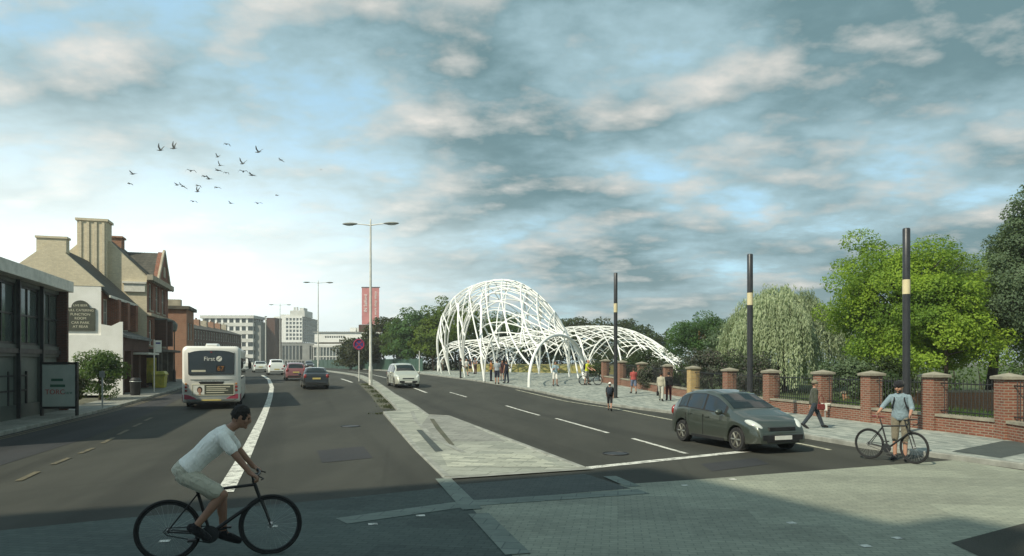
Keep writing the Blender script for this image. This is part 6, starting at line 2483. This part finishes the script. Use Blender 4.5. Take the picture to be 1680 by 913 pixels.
for lb, px, py, h_, rz, ps, lk in PEOPLE:
    J, k = stand(h_, **ps)
    p = on_plaza(px, py, 0.0 if 'in the road' in lb else .12)
    person(lb, J, k, lk, (p.x, p.y, p.z), rz, .011 if p.y < 40 else .014)
    if 'red bag' in lb:
        w = Matrix.Rotation(rz, 3, 'Z') @ V(J['wrR'])
        bag('red shoulder bag hanging at the side of the walking man', cloth('bag red', (.13, .025, .022)), (p.x + w.x + .02, p.y + w.y - .09, p.z + .60), rz, .78, .30)
    if 'cream jacket' in lb:
        w = Matrix.Rotation(rz, 3, 'Z') @ V(J['wrL'])
        bag('black handbag held low by the person in cream', cloth('bag black', (.012, .012, .013)), (p.x + w.x, p.y + w.y - .02, p.z + w.z - .50), rz, 1.05, .28)

# ---- foreground cyclist
ra = Vector((-3.79, 7.72, 0))
yaw = radians(17)
FB = bicycle('black bicycle ridden across the foreground', (ra.x, ra.y, 0), yaw, M['black'], wb=1.07, seatz=.90, crank_a=3.35)
J = dict(pelvis=(.17, 0, 1.00), chest=(.52, 0, 1.33), neck=(.635, 0, 1.455), head=(.755, 0, 1.585),
         hipL=(.19, .09, .95), hipR=(.19, -.09, .95), shL=(.575, .185, 1.375), shR=(.575, -.185, 1.375),
         knR=(.575, -.12, .735), anR=(.295, -.125, .395), toeR=(.41, -.125, .275),
         knL=(.545, .12, .64), anL=(.555, .125, .255), toeL=(.705, .125, .165),
         elR=(.735, -.245, 1.155), wrR=(.865, -.275, .985), elL=(.735, .245, 1.155), wrL=(.865, .275, .985))
for s, q in (('R', -1), ('L', 1)):
    J['hd' + s] = (.75, q * .12, -.45)
    J['pm' + s] = (-.45, 0, -.85)
    J['tb' + s] = (0, -q, .1)
J = {n_: V(p) for n_, p in J.items()}
person('cyclist in a white t-shirt and pale shorts riding across the foreground', J, 1.0,
       dict(top=('tee white', (.86, .85, .78)), bottom=('stone shorts', (.50, .48, .38)), leg=.80, sleeve=.62, skin='skin_tan', shoe=('trainer black', (.014, .014, .015)), girth=1.06, top_lo=0.06),
       (ra.x, ra.y, 0), yaw, .0075, curl=(1.15, 1.15), pitch=.34)

# ---- cyclist standing with the racing bike on the right
rb = Vector((8.13, 15.95, .012))
yb = atan2(15.12 - 15.95, 8.66 - 8.13)
bicycle('black racing bicycle with drop bars held by the standing cyclist', (rb.x, rb.y, rb.z), yb, M['black'], drop=True, wb=1.0, seatz=.97, crank_a=-.9, steer=-.15)
bl = Matrix.Rotation(yb, 3, 'Z')
saddle = rb + bl @ V((.20, 0, 1.0))
bar = rb + bl @ V((.80, .20, .965))
pp = Vector((8.76, 15.82, .012))
prz = FACE_CAM - .60
inv = Matrix.Rotation(-prz, 3, 'Z')
J, k = stand(1.78, lean=.12)
ls, lbp = inv @ (saddle - pp), inv @ (bar - pp)
# his right hand rests on the saddle (photo left), the left one on the bars


def reach(sh, target, bend):
    sh, target = V(sh), V(target)
    d = target - sh
    L_ = min(d.length, .525 * k)
    tg = sh + d.normalized() * L_
    m_ = sh.lerp(tg, .53)
    off = sqrt(max(0, (.275 * k) ** 2 - (L_ / 2) ** 2))
    return tuple(m_ + V(bend).normalized() * (off + .005)), tuple(tg)


J['elR'], J['wrR'] = reach(J['shR'], ls + V((0, 0, .05)), (-.8, -.25, -.2))
J['elL'], J['wrL'] = reach(J['shL'], lbp + V((-.04, 0, .05)), (-.8, .25, -.2))
for s in 'LR':
    J['hd' + s] = V((.75, 0, -.5))
    J['pm' + s] = V((-.4, 0, -.8))
J['head'] = V(J['head']) + V((.02, -.01, -.005))
person('cyclist in a blue grey shirt standing behind a racing bicycle', J, k,
       dict(top=('blue grey shirt', (.20, .27, .30)), sleeve=1.25, bottom=('khaki', (.20, .18, .12)), leg=1.15, hair='hair_dark', beard=True, helmet=('helmet black', (.014, .014, .016)), pack=('pack black', (.014, .014, .016)), top_lo=-.13, shoe=('dark sock', (.02, .02, .022))),
       tuple(pp), prz, .008, curl=(1.0, .7), faceyaw=-.35, pitch=.25)

# ---- cyclist in yellow at the end of the wall
yp = on_plaza(962, 632)
bicycle('dark bicycle held by the cyclist in the yellow jacket', (yp.x - .25, yp.y - .35, yp.z), radians(-8), M['dark_metal'], wb=1.03)
J, k = stand(1.82, lean=.15, armL=(.6, .5), armR=(.6, .5), stride=.1)
person('cyclist in a bright yellow vest with a bicycle at the wall end', J, k,
       dict(top=('hi vis', (.52, .56, .03)), sleeve=.5, bottom=('pale shorts', (.40, .40, .36)), leg=.9, skin='skin', cut='bald', girth=1.05, pack=('pack dark', (.02, .02, .02))), (yp.x + .05, yp.y + .15, yp.z), radians(-35), .014)

# ------------------------------------------------------------------ birds
def bird(label, px, py, span, wl, wr_, heading_, roll=0.0, Y=62.0):
    """body along +x; wl, wr_ = (inner, outer) wing elevations"""
    g = MB()
    s = span / 2
    g.tube([(-.40 * s, 0, 0), (-.22 * s, 0, .0), (0, 0, .01 * s), (.26 * s, 0, .02 * s), (.44 * s, 0, .06 * s), (.60 * s, 0, .07 * s), (.68 * s, 0, .06 * s)], [.02 * s, .075 * s, .115 * s, .09 * s, .045 * s, .05 * s, .008 * s], 8)
    g.loft([[(-.36 * s, -.04 * s, 0), (-.36 * s, .04 * s, 0), (-.36 * s, .04 * s, .015 * s), (-.36 * s, -.04 * s, .015 * s)], [(-.56 * s, -.10 * s, .01 * s), (-.56 * s, .10 * s, .01 * s), (-.56 * s, .10 * s, .02 * s), (-.56 * s, -.10 * s, .02 * s)]])
    for q, (a, b) in ((1, wl), (-1, wr_)):
        p0 = V((.08 * s, q * .06 * s, .05 * s))
        p1 = p0 + V((.06 * s, q * cos(a) * .45 * s, sin(a) * .45 * s))
        p2 = p1 + V((-.16 * s, q * cos(b) * .34 * s, sin(b) * .34 * s))
        p3 = p2 + V((-.18 * s, q * cos(b) * .22 * s, sin(b) * .22 * s))
        secs = []
        for p, c, th in ((p0, .30, .03), (p1, .27, .022), (p2, .18, .014), (p3, .03, .006)):
            secs.append([p + V((0, 0, th * s)), p + V((-c * s, 0, 0)), p + V((-c * s * .5, 0, -th * s * .6)), p + V((.03 * s, 0, 0))])
        g.loft(secs)
    o = g.build('bird', M['bird'], None, True, P(px, py, Y))
    o.rotation_euler = (roll, 0, heading_)
    return tag(o, label, 'bird', 'flock of birds above the street')


M['bird'] = pm('bird', (.075, .085, .085), (.05, .058, .06), 3, .8)
UPW, DNW, FLAT, SOAR = (.95, 1.15), (.35, -.95), (.05, .0), (.45, .25)
L_, R_ = pi, 0.0
BIRDS = [
    (263, 247, 1.15, UPW, (.8, 1.0), 2.9, 'bird with raised wings at the top left, left one of the high pair'),
    (285, 244, 1.15, (1.25, 1.35), (1.2, 1.3), 2.9, 'bird with steeply raised wings at the top left, right one of the high pair'),
    (218, 286, 1.0, SOAR, (.5, .1), 2.9, 'bird at the far left of the flock, the upper one of two'),
    (213, 302, .75, (.3, -.9), (.3, -.6), 3.0, 'bird at the far left of the flock, the lower one of two'),
    (372, 237, .85, (.2, -1.2), (.2, -1.1), 2.4, 'topmost bird with down-bent wings near the middle of flock'),
    (357, 258, .75, (.9, .6), (.7, .8), 2.8, 'small bird below the topmost one, wings half raised'),
    (361, 272, .85, (1.0, 1.0), (.2, .1), 2.6, 'bird at the centre of the tight cluster, upper one'),
    (358, 280, .95, FLAT, (.1, -.1), 2.9, 'bird at the centre of the tight cluster, flat winged lower one'),
    (371, 284, .75, (.2, -1.2), (.2, -1.2), 2.3, 'bird with hanging wings right of the tight cluster'),
    (424, 250, 1.15, (.75, .9), (.7, .7), 2.7, 'large bird with spread raised wings at the upper right of the flock'),
    (461, 263, .75, (.1, .3), (-.2, -.3), 2.8, 'tiny flat winged bird farthest right in the flock'),
    (398, 269, 1.1, (.8, .95), (.75, .8), 2.6, 'bird with v-shaped wings just right of the cluster'),
    (399, 282, 1.2, DNW, DNW, 2.0, 'big bird with arched wings under the v-winged one'),
    (414, 288, 1.1, (.1, .25), (.05, .1), 2.9, 'bird gliding flat below the big arched one'),
    (313, 281, 1.2, DNW, DNW, 2.1, 'large bird with arched wings left of the flock centre'),
    (336, 290, .9, (.2, -1.0), (.2, -.9), 2.6, 'bird with bent wings left of the gliding pair middle'),
    (343, 294, 1.0, SOAR, (.2, .1), 2.9, 'bird gliding under the bent winged one at the middle'),
    (291, 304, .9, (.4, .0), (.3, .1), 2.8, 'bird at the lower left cluster, left one'),
    (300, 306, .9, (.5, .6), (-.4, -.5), 2.6, 'bird at the lower left cluster, right banking one'),
    (325, 305, .75, (.2, -1.1), (.2, -.9), 2.7, 'small bird with hanging wings at the lower middle'),
    (324, 315, .9, (1.2, 1.3), (1.1, 1.2), 2.9, 'bird with upright wings directly beneath a small bird'),
    (356, 308, .8, (.1, -1.3), (.2, -.4), 2.6, 'bird with one wing dropped, right of the lower middle'),
    (317, 331, .85, (.3, -.9), (.3, -.7), 2.4, 'lowest bird at the left, wings arched'),
    (379, 334, .75, (.3, .4), (.1, .1), 2.8, 'lowest bird at the centre of the flock'),
    (423, 334, .9, (.3, -.3), (.4, -.3), 2.3, 'lowest bird at the right, gently arched wings'),
    (455, 321, .65, (.2, -.9), (.4, .2), 2.7, 'small bird at the lower right edge of the flock'),
    (527, 279, .30, FLAT, FLAT, 2.7, 'speck of a bird alone in the sky right of the flock'),
]
for px, py, sp_, wl, wr_, hd, lb in BIRDS:
    bird(lb, px, py, sp_, wl, wr_, hd)

# ------------------------------------------------------------------ the air between here and the end of the road
hz = MB()
hz.bx(-960, 960, -70, 1280, -1.2, 46)
hzm = bpy.data.materials.new('haze')
hzm.use_nodes = True
T = NT(hzm.node_tree)
pv = T.n('ShaderNodeVolumePrincipled', {'Color': (.93, .97, .94, 1), 'Density': .0006, 'Anisotropy': .2})
T.n('ShaderNodeOutputMaterial', {'Volume': pv.outputs[0]})
tag(hz.build('haze', hzm), 'thin pale haze lying over the street', kind='stuff')
